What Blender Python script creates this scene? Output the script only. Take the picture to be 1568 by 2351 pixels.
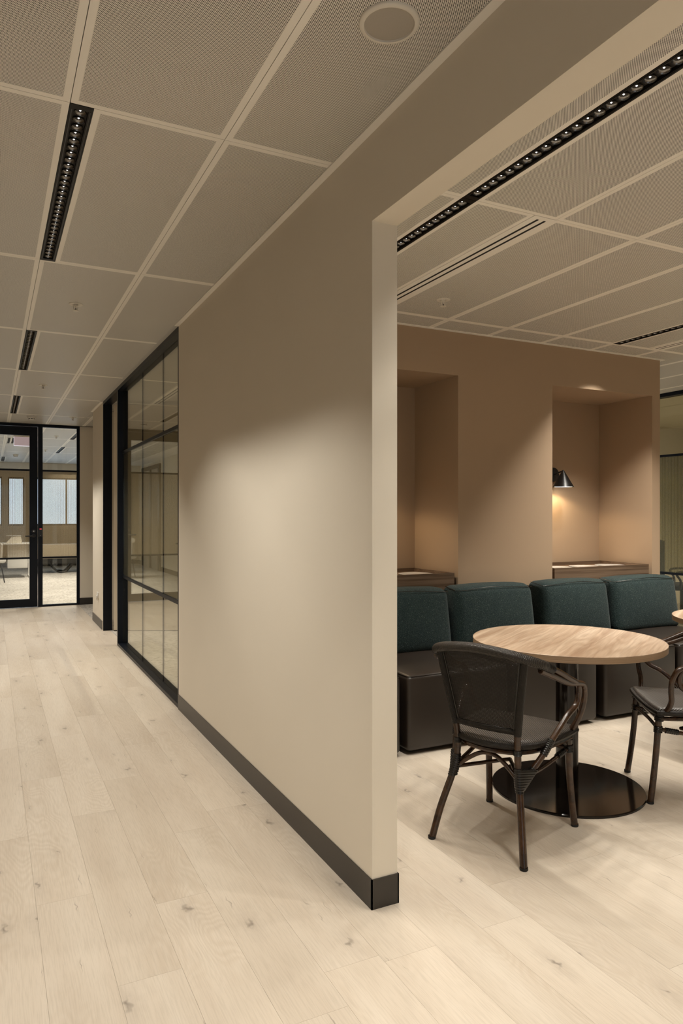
import bpy, bmesh, math, random
from mathutils import Vector, Matrix
random.seed(7)
for o in list(bpy.data.objects): bpy.data.objects.remove(o)
SC = bpy.context.scene
COL = SC.collection

# ------------------------------------------------------------------ camera, world, exposure
cam_d = bpy.data.cameras.new('camera'); cam = bpy.data.objects.new('camera', cam_d); COL.objects.link(cam)
cam.location = (0, 0, 1.373); cam.rotation_euler = (math.pi/2, 0, -0.4596)
cam_d.sensor_fit = 'HORIZONTAL'; cam_d.sensor_width = 24.0
cam_d.lens = 24.0*1627.25/1568.0; cam_d.shift_y = 4.9/1568.0
cam_d.clip_start = 0.02; cam_d.clip_end = 200
SC.camera = cam
W_ = bpy.data.worlds.new('daylight'); SC.world = W_; W_.use_nodes = True
W_.node_tree.nodes['Background'].inputs[0].default_value = (0.66, 0.80, 1.0, 1)
W_.node_tree.nodes['Background'].inputs[1].default_value = 1.8
SC.view_settings.view_transform = 'Standard'; SC.view_settings.look = 'None'
SC.view_settings.gamma = 1.0; SC.view_settings.use_curve_mapping = False
SC.view_settings.exposure = 0.0
SC.cycles.max_bounces = 8; SC.cycles.diffuse_bounces = 4; SC.cycles.caustics_reflective = False; SC.cycles.light_sampling_threshold = 0.02
BEAM = (1.0, 0.935, 0.835)          # colour of the recessed linear lights
P_BEAM = 26.5                      # watts per spot
P_LAMP = 9.0

# ------------------------------------------------------------------ dimensions
WX = 1.1874; WT = 0.1004           # divider wall face and thickness
WXI = WX + WT
CZ = 2.70                          # ceiling
GX0, GA = 0.2297, 0.5142           # ceiling grid lines x = GX0 + k*GA
GY0, GB = 2.437, 1.5708            # y = GY0 + j*GB
YB = 4.254                         # face of the wall with niches
YE = 11.38                         # glazed end of the corridor
YF = 20.2                          # window wall of the far office
XP = 6.64                          # glass partition beyond the lounge

# ------------------------------------------------------------------ node helpers
def new_mat(name):
    m = bpy.data.materials.new(name); m.use_nodes = True
    nt = m.node_tree; nt.nodes.clear()
    out = nt.nodes.new('ShaderNodeOutputMaterial')
    return m, nt, out
def N(nt, t, **kw):
    n = nt.nodes.new(t)
    for k, v in kw.items():
        if k.startswith('i_'):
            n.inputs[int(k[2:]) if k[2:].isdigit() else k[2:].replace('_', ' ')].default_value = v
        else: setattr(n, k, v)
    return n
def math_n(nt, op, a, b=None, clamp=False):
    n = nt.nodes.new('ShaderNodeMath'); n.operation = op; n.use_clamp = clamp
    for i, v in ((0, a), (1, b)):
        if v is None: continue
        if isinstance(v, (int, float)): n.inputs[i].default_value = v
        else: nt.links.new(v, n.inputs[i])
    return n.outputs[0]
def mixc(nt, f, a, b, mode='MIX'):
    n = nt.nodes.new('ShaderNodeMix'); n.data_type = 'RGBA'; n.blend_type = mode
    for s, v in ((n.inputs[0], f), (n.inputs[6], a), (n.inputs[7], b)):
        if isinstance(v, (int, float)): s.default_value = v
        elif isinstance(v, tuple): s.default_value = v if len(v) == 4 else (*v, 1)
        else: nt.links.new(v, s)
    return n.outputs[2]
def ramp(nt, f, stops):
    n = nt.nodes.new('ShaderNodeValToRGB'); e = n.color_ramp.elements
    while len(e) < len(stops): e.new(0.5)
    for el, (p, c) in zip(e, stops):
        el.position = p; el.color = (*c, 1) if len(c) == 3 else c
    nt.links.new(f, n.inputs[0]); return n.outputs[0]
def bump(nt, h, strength, dist, bsdf):
    b = nt.nodes.new('ShaderNodeBump'); b.inputs['Strength'].default_value = strength
    b.inputs['Distance'].default_value = dist
    nt.links.new(h, b.inputs['Height']); nt.links.new(b.outputs[0], bsdf.inputs['Normal'])
def objco(nt, scale=(1, 1, 1), rot=0.0, rand=False):
    tc = nt.nodes.new('ShaderNodeTexCoord'); src = tc.outputs['Object']
    if rand:
        oi = nt.nodes.new('ShaderNodeObjectInfo')
        c = nt.nodes.new('ShaderNodeCombineXYZ')
        nt.links.new(math_n(nt, 'MULTIPLY', oi.outputs['Random'], 37.3), c.inputs[0])
        nt.links.new(math_n(nt, 'MULTIPLY', oi.outputs['Random'], 91.7), c.inputs[1])
        a = nt.nodes.new('ShaderNodeVectorMath'); a.operation = 'ADD'
        nt.links.new(src, a.inputs[0]); nt.links.new(c.outputs[0], a.inputs[1]); src = a.outputs[0]
    mp = nt.nodes.new('ShaderNodeMapping'); nt.links.new(src, mp.inputs[0])
    mp.inputs['Rotation'].default_value = (0, 0, rot); mp.inputs['Scale'].default_value = scale
    return mp.outputs[0]
def noise(nt, co, scale, detail=3, rough=0.5, dist=0.0, flat=False):
    n = nt.nodes.new('ShaderNodeTexNoise'); nt.links.new(co, n.inputs['Vector'])
    n.noise_dimensions = '2D' if flat else '3D'
    n.inputs['Scale'].default_value = scale; n.inputs['Detail'].default_value = detail
    n.inputs['Roughness'].default_value = rough; n.inputs['Distortion'].default_value = dist
    return n.outputs['Fac']
def pbsdf(nt, out, col=None, rough=0.5, metal=0.0, spec=0.5):
    b = nt.nodes.new('ShaderNodeBsdfPrincipled')
    if isinstance(col, tuple): b.inputs['Base Color'].default_value = (*col, 1)
    elif col is not None: nt.links.new(col, b.inputs['Base Color'])
    b.inputs['Roughness'].default_value = rough; b.inputs['Metallic'].default_value = metal
    b.inputs['Specular IOR Level'].default_value = spec
    nt.links.new(b.outputs[0], out.inputs[0]); return b

def m_plain(name, col, rough=0.5, metal=0.0, var=0.06, scale=30, spec=0.5, bmp=0.0, bscale=300, detail=1):
    m, nt, out = new_mat(name); co = objco(nt)
    f = noise(nt, co, scale, detail)
    c = mixc(nt, f, tuple(x*(1-var) for x in col), tuple(min(1, x*(1+var)) for x in col))
    b = pbsdf(nt, out, c, rough, metal, spec)
    if bmp: bump(nt, noise(nt, co, bscale, 2), bmp, 0.001, b)
    return m

M = {}
M['paint_cream'] = m_plain('cream_wall_paint', (0.78, 0.72, 0.61), 0.62, var=0.012, scale=3, spec=0.3, detail=0)
M['paint_taupe'] = m_plain('taupe_wall_paint', (0.40, 0.29, 0.195), 0.65, var=0.012, scale=3, spec=0.3, detail=0)
M['ceil_white'] = m_plain('ceiling_white_metal', (0.93, 0.895, 0.82), 0.42, var=0.01, scale=5, spec=0.5)
M['plenum'] = m_plain('dark_plenum', (0.05, 0.045, 0.04), 0.9)
M['skirt'] = m_plain('bronze_skirting', (0.030, 0.025, 0.020), 0.34, var=0.1)
M['frame'] = m_plain('blue_black_powdercoat', (0.0055, 0.0072, 0.0115), 0.36, var=0.08, spec=0.18)
M['black'] = m_plain('black_metal', (0.008, 0.0075, 0.007), 0.34, var=0.1)
M['black_fit'] = m_plain('black_light_housing', (0.0065, 0.005, 0.0038), 0.5, var=0.1, spec=0.2)
M['chrome_dark'] = m_plain('dark_mirror_reflector', (0.26, 0.255, 0.25), 0.24, 1.0)
M['white_plastic'] = m_plain('white_plastic', (0.72, 0.70, 0.66), 0.4, var=0.01)
M['white_fit'] = m_plain('offwhite_fitting', (0.74, 0.70, 0.62), 0.45, var=0.01)
M['steel'] = m_plain('brushed_steel', (0.5, 0.48, 0.45), 0.3, 1.0)
M['disk'] = m_plain('white_gloss', (0.88, 0.86, 0.82), 0.12, var=0.01)
M['rubber'] = m_plain('black_rubber', (0.01, 0.01, 0.01), 0.7)
M['bronze_disc'] = m_plain('dark_bronze_metal', (0.008, 0.0055, 0.004), 0.12, 0.0, var=0.1, spec=0.42)
M['speaker_grille'] = m_plain('speaker_mesh', (0.42, 0.385, 0.33), 0.7, var=0.10, scale=900)
M['slot_dark'] = m_plain('slot_shadow', (0.006, 0.005, 0.005), 0.8)
M['cream_door'] = m_plain('cream_door_laminate', (0.66, 0.58, 0.45), 0.45, var=0.012, scale=3)

def emit(name, col, s):
    m, nt, out = new_mat(name); e = nt.nodes.new('ShaderNodeEmission')
    e.inputs[0].default_value = (*col, 1); e.inputs[1].default_value = s
    nt.links.new(e.outputs[0], out.inputs[0])
    m.cycles.emission_sampling = 'NONE'; return m
M['led'] = emit('led_chip', (1, 0.94, 0.88), 2.2)
M['bulb'] = emit('lamp_diffuser', (1, 0.86, 0.66), 9)
M['red_led'] = emit('red_indicator', (1, 0.08, 0.12), 1.2)
M['sign_edge'] = emit('sign_lit_edge', (0.95, 0.88, 1.0), 0.95)
M['sign_face'] = emit('sign_lit_face', (0.40, 0.29, 0.29), 0.9)

def m_perf():
    m, nt, out = new_mat('perforated_white_metal'); tc = nt.nodes.new('ShaderNodeTexCoord')
    sp = nt.nodes.new('ShaderNodeSeparateXYZ'); nt.links.new(tc.outputs['Object'], sp.inputs[0])
    q, r = 0.00488*math.sqrt(2), 0.00174            # square lattice turned by 45 degrees
    a = math_n(nt, 'DIVIDE', math_n(nt, 'ADD', sp.outputs[0], sp.outputs[1]), q)
    b = math_n(nt, 'DIVIDE', math_n(nt, 'SUBTRACT', sp.outputs[0], sp.outputs[1]), q)
    fa = math_n(nt, 'MULTIPLY', math_n(nt, 'SUBTRACT', a, math_n(nt, 'ROUND', a)), 0.00488)
    fb = math_n(nt, 'MULTIPLY', math_n(nt, 'SUBTRACT', b, math_n(nt, 'ROUND', b)), 0.00488)
    d2 = math_n(nt, 'ADD', math_n(nt, 'MULTIPLY', fa, fa), math_n(nt, 'MULTIPLY', fb, fb))
    hole = math_n(nt, 'LESS_THAN', d2, r*r)
    c = mixc(nt, hole, (0.93, 0.895, 0.82), (0.010, 0.008, 0.007))
    pbsdf(nt, out, c, 0.42, 0, 0.5); return m
M['perf'] = m_perf()

def m_plank():
    m, nt, out = new_mat('pale_oak_plank')
    oi = nt.nodes.new('ShaderNodeObjectInfo')
    co = objco(nt, (1, 1, 1), 0, True)
    def mp(sc, src=co):
        k = nt.nodes.new('ShaderNodeMapping'); nt.links.new(src, k.inputs[0]); k.inputs['Scale'].default_value = sc; return k.outputs[0]
    tint = noise(nt, mp((7, 0.8, 1)), 1.0, 2, 0.55, 0.0, True)
    base = ramp(nt, tint, [(0.24, (0.555, 0.478, 0.389)), (0.5, (0.592, 0.518, 0.427)), (0.76, (0.628, 0.558, 0.467))])
    rnd = ramp(nt, oi.outputs['Random'], [(0.0, (0.95, 0.945, 0.935)), (0.5, (1, 1, 1)), (1.0, (1.035, 1.035, 1.03))])
    base = mixc(nt, 1.0, base, rnd, 'MULTIPLY')
    fine = noise(nt, mp((210, 9, 1)), 1.0, 2.5, 0.65, 0.0, True)
    base = mixc(nt, 0.22, base, ramp(nt, fine, [(0.34, (0.60, 0.58, 0.55)), (0.56, (1, 1, 1))]), 'MULTIPLY')
    # cathedral figure: long nested curves
    bent = nt.nodes.new('ShaderNodeTexNoise'); nt.links.new(mp((4.0, 1.3, 1)), bent.inputs['Vector'])
    bent.noise_dimensions = '2D'; bent.inputs['Scale'].default_value = 1.0; bent.inputs['Detail'].default_value = 2.0
    ph = math_n(nt, 'SINE', math_n(nt, 'MULTIPLY', bent.outputs['Fac'], 150.0))
    zone = ramp(nt, noise(nt, mp((3.2, 0.7, 1)), 1.0, 1, 0.5, 0.0, True), [(0.47, (0, 0, 0)), (0.62, (1, 1, 1))])
    fig = math_n(nt, 'MULTIPLY', math_n(nt, 'ADD', math_n(nt, 'MULTIPLY', ph, 0.5), 0.5), zone)
    base = mixc(nt, math_n(nt, 'MULTIPLY', fig, 0.24), base, (0.44, 0.355, 0.265))
    # knots with a loose halo, and short checks
    nn = nt.nodes.new('ShaderNodeTexNoise'); nn.noise_dimensions = '2D'; nn.inputs['Scale'].default_value = 30; nn.inputs['Detail'].default_value = 1.5; nt.links.new(co, nn.inputs['Vector'])
    def spots(sc, thr, soft, keep, col, amt, b, wobble=0.03, off=0.0):
        sc2 = nt.nodes.new('ShaderNodeVectorMath'); sc2.operation = 'SCALE'; sc2.inputs['Scale'].default_value = wobble
        wob = nt.nodes.new('ShaderNodeVectorMath'); wob.operation = 'ADD'
        nt.links.new(nn.outputs['Color'], sc2.inputs[0]); nt.links.new(co, wob.inputs[0]); nt.links.new(sc2.outputs[0], wob.inputs[1])
        vo = nt.nodes.new('ShaderNodeTexVoronoi'); vo.voronoi_dimensions = '2D'
        nt.links.new(mp(sc, wob.outputs[0]), vo.inputs['Vector']); vo.inputs['Scale'].default_value = 1.0
        sp_ = nt.nodes.new('ShaderNodeSeparateColor'); nt.links.new(vo.outputs['Color'], sp_.inputs[0])
        size = math_n(nt, 'ADD', math_n(nt, 'MULTIPLY', sp_.outputs[1], 0.9), 0.35)
        d = math_n(nt, 'DIVIDE', vo.outputs['Distance'], size)
        k = ramp(nt, d, [(thr, (1, 1, 1)), (thr+soft, (0, 0, 0))])
        on = math_n(nt, 'GREATER_THAN', sp_.outputs[0], keep)
        return mixc(nt, math_n(nt, 'MULTIPLY', math_n(nt, 'MULTIPLY', k, on), amt), b, col)
    base = spots((5.2, 1.9, 1), 0.03, 0.20, 0.42, (0.34, 0.285, 0.235), 0.26, base, 0.045)
    base = spots((5.2, 1.9, 1), 0.006, 0.055, 0.42, (0.10, 0.08, 0.065), 0.60, base, 0.045)
    base = spots((46, 2.6, 1), 0.012, 0.10, 0.93, (0.15, 0.12, 0.095), 0.55, base, 0.02)
    pbsdf(nt, out, base, 0.42, 0, 0.32); return m
M['plank'] = m_plank()

def m_grain(name, cols, rot, sc=(1.6, 26, 20), rough=0.4, rand=False, axis_swap=False):
    m, nt, out = new_mat(name); co = objco(nt, (1, 1, 1), rot, rand)
    k = nt.nodes.new('ShaderNodeMapping'); nt.links.new(co, k.inputs[0]); k.inputs['Scale'].default_value = sc
    f1 = noise(nt, k.outputs[0], 1.0, 5, 0.62, 0.9)
    k2 = nt.nodes.new('ShaderNodeMapping'); nt.links.new(co, k2.inputs[0]); k2.inputs['Scale'].default_value = (sc[0]*2.2, sc[1]*6, sc[2]*6)
    f2 = noise(nt, k2.outputs[0], 1.0, 4, 0.6, 0.3)
    c = ramp(nt, f1, [(0.30, cols[0]), (0.46, cols[1]), (0.60, cols[2]), (0.74, cols[1])])
    c = mixc(nt, 0.35, c, ramp(nt, f2, [(0.38, (0.60, 0.56, 0.52)), (0.56, (1, 1, 1))]), 'MULTIPLY')
    b = pbsdf(nt, out, c, rough, 0, 0.4); return m
def m_table():
    m, nt, out = new_mat('pale_walnut_laminate'); co = objco(nt, (1, 1, 1), -math.radians(33))
    def mp(sc):
        k = nt.nodes.new('ShaderNodeMapping'); nt.links.new(co, k.inputs[0]); k.inputs['Scale'].default_value = sc; return k.outputs[0]
    f1 = noise(nt, mp((0.7, 11, 1)), 1.0, 4, 0.55, 0.25)
    c = ramp(nt, f1, [(0.32, (0.33, 0.215, 0.14)), (0.44, (0.43, 0.31, 0.215)), (0.54, (0.52, 0.395, 0.285)), (0.66, (0.57, 0.45, 0.335))])
    ph = math_n(nt, 'SINE', math_n(nt, 'MULTIPLY', noise(nt, mp((0.8, 8, 1)), 1.0, 2.5, 0.45, 0.2), 75.0))
    c = mixc(nt, math_n(nt, 'MULTIPLY', math_n(nt, 'ADD', math_n(nt, 'MULTIPLY', ph, 0.5), 0.5), 0.42), c, (0.29, 0.185, 0.115))
    f2 = noise(nt, mp((5, 110, 1)), 1.0, 4, 0.6, 0.3)
    c = mixc(nt, 0.30, c, ramp(nt, f2, [(0.36, (0.55, 0.52, 0.48)), (0.56, (1, 1, 1))]), 'MULTIPLY')
    pbsdf(nt, out, c, 0.42, 0, 0.4); return m
M['table_wood'] = m_table()
M['edge_wood'] = m_grain('walnut_edge_band', [(0.22, 0.14, 0.082), (0.275, 0.185, 0.112), (0.33, 0.23, 0.145)], 0, (1.2, 1.2, 160), 0.45)
M['cab_wood'] = m_grain('walnut_cabinet', [(0.060, 0.036, 0.021), (0.135, 0.086, 0.054), (0.20, 0.135, 0.089)], 0, (0.7, 9, 30), 0.45)

def m_carpet():
    m, nt, out = new_mat('mottled_carpet'); co = objco(nt)
    f = noise(nt, co, 26, 6, 0.75, 0.6); f2 = noise(nt, co, 2.6, 3, 0.5); f3 = noise(nt, co, 240, 2, 0.6)
    c = ramp(nt, f, [(0.36, (0.16, 0.14, 0.12)), (0.45, (0.44, 0.405, 0.36)), (0.6, (0.60, 0.56, 0.50))])
    c = mixc(nt, 0.5, c, ramp(nt, f2, [(0.35, (0.72, 0.71, 0.69)), (0.65, (1.05, 1.04, 1.02))]), 'MULTIPLY')
    b = pbsdf(nt, out, c, 0.95, 0, 0.1); bump(nt, f3, 0.4, 0.004, b); return m
M['carpet'] = m_carpet()

def m_glass(name, tint, refl=1.0):
    m, nt, out = new_mat(name)
    t = nt.nodes.new('ShaderNodeBsdfTransparent'); t.inputs[0].default_value = (*tint, 1)
    g = nt.nodes.new('ShaderNodeBsdfGlossy'); g.inputs['Roughness'].default_value = 0.0
    g.inputs[0].default_value = (0.95, 0.97, 0.95, 1)
    lw = nt.nodes.new('ShaderNodeLayerWeight'); lw.inputs[0].default_value = 0.5
    f = math_n(nt, 'ADD', math_n(nt, 'MULTIPLY', math_n(nt, 'POWER', lw.outputs['Facing'], 5.0), 0.96*refl), 0.04*refl, True)
    mx = nt.nodes.new('ShaderNodeMixShader'); nt.links.new(f, mx.inputs[0])
    nt.links.new(t.outputs[0], mx.inputs[1]); nt.links.new(g.outputs[0], mx.inputs[2])
    nt.links.new(mx.outputs[0], out.inputs[0]); return m
M['glass'] = m_glass('clear_glass', (0.965, 0.97, 0.95))
M['glass_tint'] = m_glass('bronze_tinted_glass', (0.93, 0.92, 0.86))
M['glass_room'] = m_glass('olive_tinted_glass', (0.83, 0.81, 0.70))

def m_reed(name, axis, pitch, dark, amt, tint, base=0.12):
    m, nt, out = new_mat(name); tc = nt.nodes.new('ShaderNodeTexCoord')
    sp = nt.nodes.new('ShaderNodeSeparateXYZ'); nt.links.new(tc.outputs['Object'], sp.inputs[0])
    w = math_n(nt, 'FRACT', math_n(nt, 'DIVIDE', sp.outputs[axis], pitch))
    s = math_n(nt, 'LESS_THAN', w, 0.42)
    t = nt.nodes.new('ShaderNodeBsdfTransparent'); t.inputs[0].default_value = (*tint, 1)
    d = nt.nodes.new('ShaderNodeBsdfDiffuse'); d.inputs[0].default_value = (*dark, 1)
    tl = nt.nodes.new('ShaderNodeBsdfTranslucent'); tl.inputs[0].default_value = (*dark, 1)
    ad = nt.nodes.new('ShaderNodeMixShader'); ad.inputs[0].default_value = 0.5
    nt.links.new(d.outputs[0], ad.inputs[1]); nt.links.new(tl.outputs[0], ad.inputs[2])
    mx = nt.nodes.new('ShaderNodeMixShader')
    nt.links.new(math_n(nt, 'ADD', math_n(nt, 'MULTIPLY', s, amt), base), mx.inputs[0])
    nt.links.new(t.outputs[0], mx.inputs[1]); nt.links.new(ad.outputs[0], mx.inputs[2])
    nt.links.new(mx.outputs[0], out.inputs[0]); return m
M['reed_x'] = m_reed('reeded_film_end', 0, 0.0120, (0.46, 0.37, 0.25), 0.50, (0.97, 0.96, 0.93), 0.14)
M['reed_y'] = m_reed('reeded_film_side', 1, 0.0150, (0.50, 0.48, 0.40), 0.24, (0.96, 0.96, 0.94), 0.08)
M['reed_p'] = m_reed('reeded_film_partition', 1, 0.0150, (0.26, 0.24, 0.13), 0.75, (0.93, 0.92, 0.82))

def m_boucle():
    m, nt, out = new_mat('teal_boucle_fabric'); co = objco(nt)
    f = noise(nt, co, 330, 3, 0.7); f2 = noise(nt, co, 150, 3, 0.6); f3 = noise(nt, co, 9, 2)
    c = ramp(nt, f, [(0.38, (0.0075, 0.0145, 0.0148)), (0.55, (0.020, 0.0355, 0.0355)), (0.63, (0.034, 0.0545, 0.0525)), (0.69, (0.24, 0.28, 0.265))])
    c = mixc(nt, 0.5, c, ramp(nt, f3, [(0.3, (0.8, 0.85, 0.9)), (0.7, (1.1, 1.1, 1.05))]), 'MULTIPLY')
    b = pbsdf(nt, out, c, 0.9, 0, 0.15)
    b.inputs['Sheen Weight'].default_value = 0.08; b.inputs['Sheen Roughness'].default_value = 0.5
    bump(nt, f2, 0.7, 0.004, b); return m
M['boucle'] = m_boucle()
def m_leather():
    m, nt, out = new_mat('brown_leather'); co = objco(nt)
    f = noise(nt, co, 4, 3); g = noise(nt, co, 420, 2, 0.6)
    c = mixc(nt, f, (0.014, 0.0095, 0.0065), (0.021, 0.0142, 0.0100))
    b = pbsdf(nt, out, c, 0.40, 0, 0.6); bump(nt, g, 0.12, 0.001, b); return m
M['leather'] = m_leather()

def m_pole():
    m, nt, out = new_mat('dark_bamboo_pole'); co = objco(nt)
    f = noise(nt, co, 22, 3, 0.5, 0.3)
    c = ramp(nt, f, [(0.30, (0.020, 0.0085, 0.0032)), (0.55, (0.042, 0.0185, 0.0072)), (0.74, (0.072, 0.034, 0.0145))])
    b = pbsdf(nt, out, c, 0.27, 0, 0.6); return m
M['pole'] = m_pole()
M['binding'] = m_plain('black_cane_binding', (0.0065, 0.0056, 0.0048), 0.22, var=0.2)
def m_weave(name, pitch, lo, hi, hole, stripes=False, rough=0.38):
    m, nt, out = new_mat(name); co = objco(nt, (1, 1, 1), 0)
    sp = nt.nodes.new('ShaderNodeSeparateXYZ'); nt.links.new(co, sp.inputs[0])
    s = math_n(nt, 'ADD', sp.outputs[1], sp.outputs[2])       # depth + height: runs up the panel
    a = math_n(nt, 'SINE', math_n(nt, 'MULTIPLY', math_n(nt, 'ADD', sp.outputs[0], s), 2*math.pi/pitch))
    b_ = math_n(nt, 'SINE', math_n(nt, 'MULTIPLY', math_n(nt, 'SUBTRACT', sp.outputs[0], s), 2*math.pi/pitch))
    ch = math_n(nt, 'ADD', math_n(nt, 'MULTIPLY', a, 0.9), math_n(nt, 'MULTIPLY', b_, 0.1)) if stripes else math_n(nt, 'MULTIPLY', a, b_)
    f = math_n(nt, 'ADD', math_n(nt, 'MULTIPLY', ch, 0.5), 0.5)
    c = mixc(nt, f, lo, hi)
    b = nt.nodes.new('ShaderNodeBsdfPrincipled'); nt.links.new(c, b.inputs['Base Color'])
    b.inputs['Roughness'].default_value = rough; b.inputs['Specular IOR Level'].default_value = 0.3
    bump(nt, f, 0.6, 0.002, b)
    if hole > 0:
        t = nt.nodes.new('ShaderNodeBsdfTransparent')
        mx = nt.nodes.new('ShaderNodeMixShader')
        nt.links.new(math_n(nt, 'LESS_THAN', f, hole), mx.inputs[0])
        nt.links.new(b.outputs[0], mx.inputs[1]); nt.links.new(t.outputs[0], mx.inputs[2])
        nt.links.new(mx.outputs[0], out.inputs[0])
    else: nt.links.new(b.outputs[0], out.inputs[0])
    return m
M['sling'] = m_weave('black_sling_mesh', 0.0092, (0.005, 0.0036, 0.0026), (0.013, 0.0095, 0.007), 0.13)
M['seat_weave'] = m_weave('black_seat_weave_glints', 0.0125, (0.003, 0.003, 0.003), (0.145, 0.125, 0.108), 0.0, True)  # grey stripes paint the glint of glossy black strands
M['rail_weave'] = m_weave('woven_rail_cover', 0.0110, (0.003, 0.0027, 0.0025), (0.055, 0.047, 0.040), 0.0, rough=0.3)
M['post_weave'] = m_weave('woven_post_cover', 0.0075, (0.004, 0.003, 0.0022), (0.015, 0.011, 0.0075), 0.0)

# ------------------------------------------------------------------ mesh helpers
class MB:
    def __init__(s): s.v = []; s.f = []; s.mi = []
    def add(s, vs, fs, mi=0):
        n = len(s.v); s.v += [tuple(p) for p in vs]; s.f += [tuple(i+n for i in f) for f in fs]; s.mi += [mi]*len(fs); return s
    def box(s, x0, x1, y0, y1, z0, z1, mi=0):
        vs = [(x0,y0,z0),(x1,y0,z0),(x1,y1,z0),(x0,y1,z0),(x0,y0,z1),(x1,y0,z1),(x1,y1,z1),(x0,y1,z1)]
        return s.add(vs, [(0,3,2,1),(4,5,6,7),(0,1,5,4),(1,2,6,5),(2,3,7,6),(3,0,4,7)], mi)
    def lathe(s, prof, n=32, c=(0,0,0), mi=0, closed=False):
        vs = []; fs = []
        for r, z in prof:
            for i in range(n):
                a = 2*math.pi*i/n; vs.append((c[0]+r*math.cos(a), c[1]+r*math.sin(a), c[2]+z))
        m = len(prof)
        for j in range(m-1 if not closed else m):
            k = (j+1) % m
            for i in range(n):
                i2 = (i+1) % n; fs.append((j*n+i, j*n+i2, k*n+i2, k*n+i))
        return s.add(vs, fs, mi)
    def disc(s, r, z, n=32, c=(0,0), up=True, mi=0):
        vs = [(c[0]+r*math.cos(2*math.pi*i/n), c[1]+r*math.sin(2*math.pi*i/n), z) for i in range(n)]
        return s.add(vs, [tuple(range(n)) if up else tuple(range(n-1, -1, -1))], mi)
    def tube(s, pts, rad, n=10, cap=True, mi=0):
        pts = [Vector(p) for p in pts]; m = len(pts)
        if not callable(rad): rr = rad; rad = (lambda t: rr)
        vs = []; fs = []; up = None
        for i, p in enumerate(pts):
            d = (pts[min(i+1, m-1)]-pts[max(i-1, 0)]).normalized()
            if up is None:
                up = Vector((0, 0, 1)) if abs(d.z) < 0.9 else Vector((0, 1, 0))
            up = (up - d*up.dot(d)).normalized(); sd = d.cross(up)
            r = rad(i/max(1, m-1))
            for k in range(n):
                a = 2*math.pi*k/n; vs.append(p + up*(r*math.cos(a)) + sd*(r*math.sin(a)))
        for i in range(m-1):
            for k in range(n):
                k2 = (k+1) % n; fs.append((i*n+k, i*n+k2, (i+1)*n+k2, (i+1)*n+k))
        if cap: fs += [tuple(range(n-1, -1, -1)), tuple(range((m-1)*n, m*n))]
        return s.add(vs, fs, mi)
    def mesh(s, name, mats, smooth=False, ang=0.7):
        me = bpy.data.meshes.new(name); me.from_pydata(s.v, [], s.f)
        for k in (mats if isinstance(mats, (list, tuple)) else [mats]): me.materials.append(M[k])
        for p, i in zip(me.polygons, s.mi): p.material_index = i
        bm = bmesh.new(); bm.from_mesh(me); bmesh.ops.recalc_face_normals(bm, faces=bm.faces); bm.to_mesh(me); bm.free()
        if smooth:
            me.shade_smooth(); me.set_sharp_from_angle(angle=ang)
        me.update(); return me
    def build(s, name, mats, parent=None, smooth=False, loc=None, ang=0.7):
        return link(name, s.mesh(name, mats, smooth, ang), parent, loc)
def link(name, data, parent=None, loc=None):
    o = bpy.data.objects.new(name, data); COL.objects.link(o)
    if parent: o.parent = parent
    if loc: o.location = loc
    return o
def tag(o, label, cat, group=None, kind=None):
    o['label'] = label; o['category'] = cat
    if group: o['group'] = group
    if kind: o['kind'] = kind
    return o
def thing(name, label, cat, loc=(0, 0, 0), rz=0.0, group=None, kind=None):
    o = bpy.data.objects.new(name, None); COL.objects.link(o); o.empty_display_size = 0.1
    o.location = loc; o.rotation_euler = (0, 0, rz); return tag(o, label, cat, group, kind)
def copy_tree(o, parent=None):
    c = o.copy(); COL.objects.link(c); c.parent = parent
    for ch in list(o.children): copy_tree(ch, c)
    return c
def cr(pts, n=6):
    P = [Vector(p) for p in pts]; P = [P[0]*2-P[1]] + P + [P[-1]*2-P[-2]]; out = []
    for i in range(1, len(P)-2):
        for k in range(n):
            t = k/n; a, b, c, d = P[i-1:i+3]
            out.append(0.5*((2*b)+(c-a)*t+(2*a-5*b+4*c-d)*t*t+(3*b-a-3*c+d)*t*t*t))
    out.append(P[-2]); return out
def rbox(name, mat, sx, sy, sz, r, seg=4, parent=None, loc=None, fn=None, sub=0):
    bm = bmesh.new(); bmesh.ops.create_cube(bm, size=1.0)
    for v in bm.verts: v.co = Vector((v.co.x*sx, v.co.y*sy, v.co.z*sz))
    bmesh.ops.bevel(bm, geom=list(bm.edges), offset=r, segments=seg, profile=0.5, affect='EDGES')
    if sub:
        big = [e for e in bm.edges if e.calc_length() > 0.12]
        bmesh.ops.subdivide_edges(bm, edges=big, cuts=sub, use_grid_fill=True)
    if fn:
        for v in bm.verts: v.co = fn(v.co)
    bmesh.ops.recalc_face_normals(bm, faces=bm.faces)
    me = bpy.data.meshes.new(name); bm.to_mesh(me); bm.free(); me.materials.append(M[mat]); me.shade_smooth()
    return link(name, me, parent, loc)
def struct(name, mb, mats, label, cat='wall', smooth=False):
    return tag(mb.build(name, mats, None, smooth), label, cat, None, 'structure')

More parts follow.
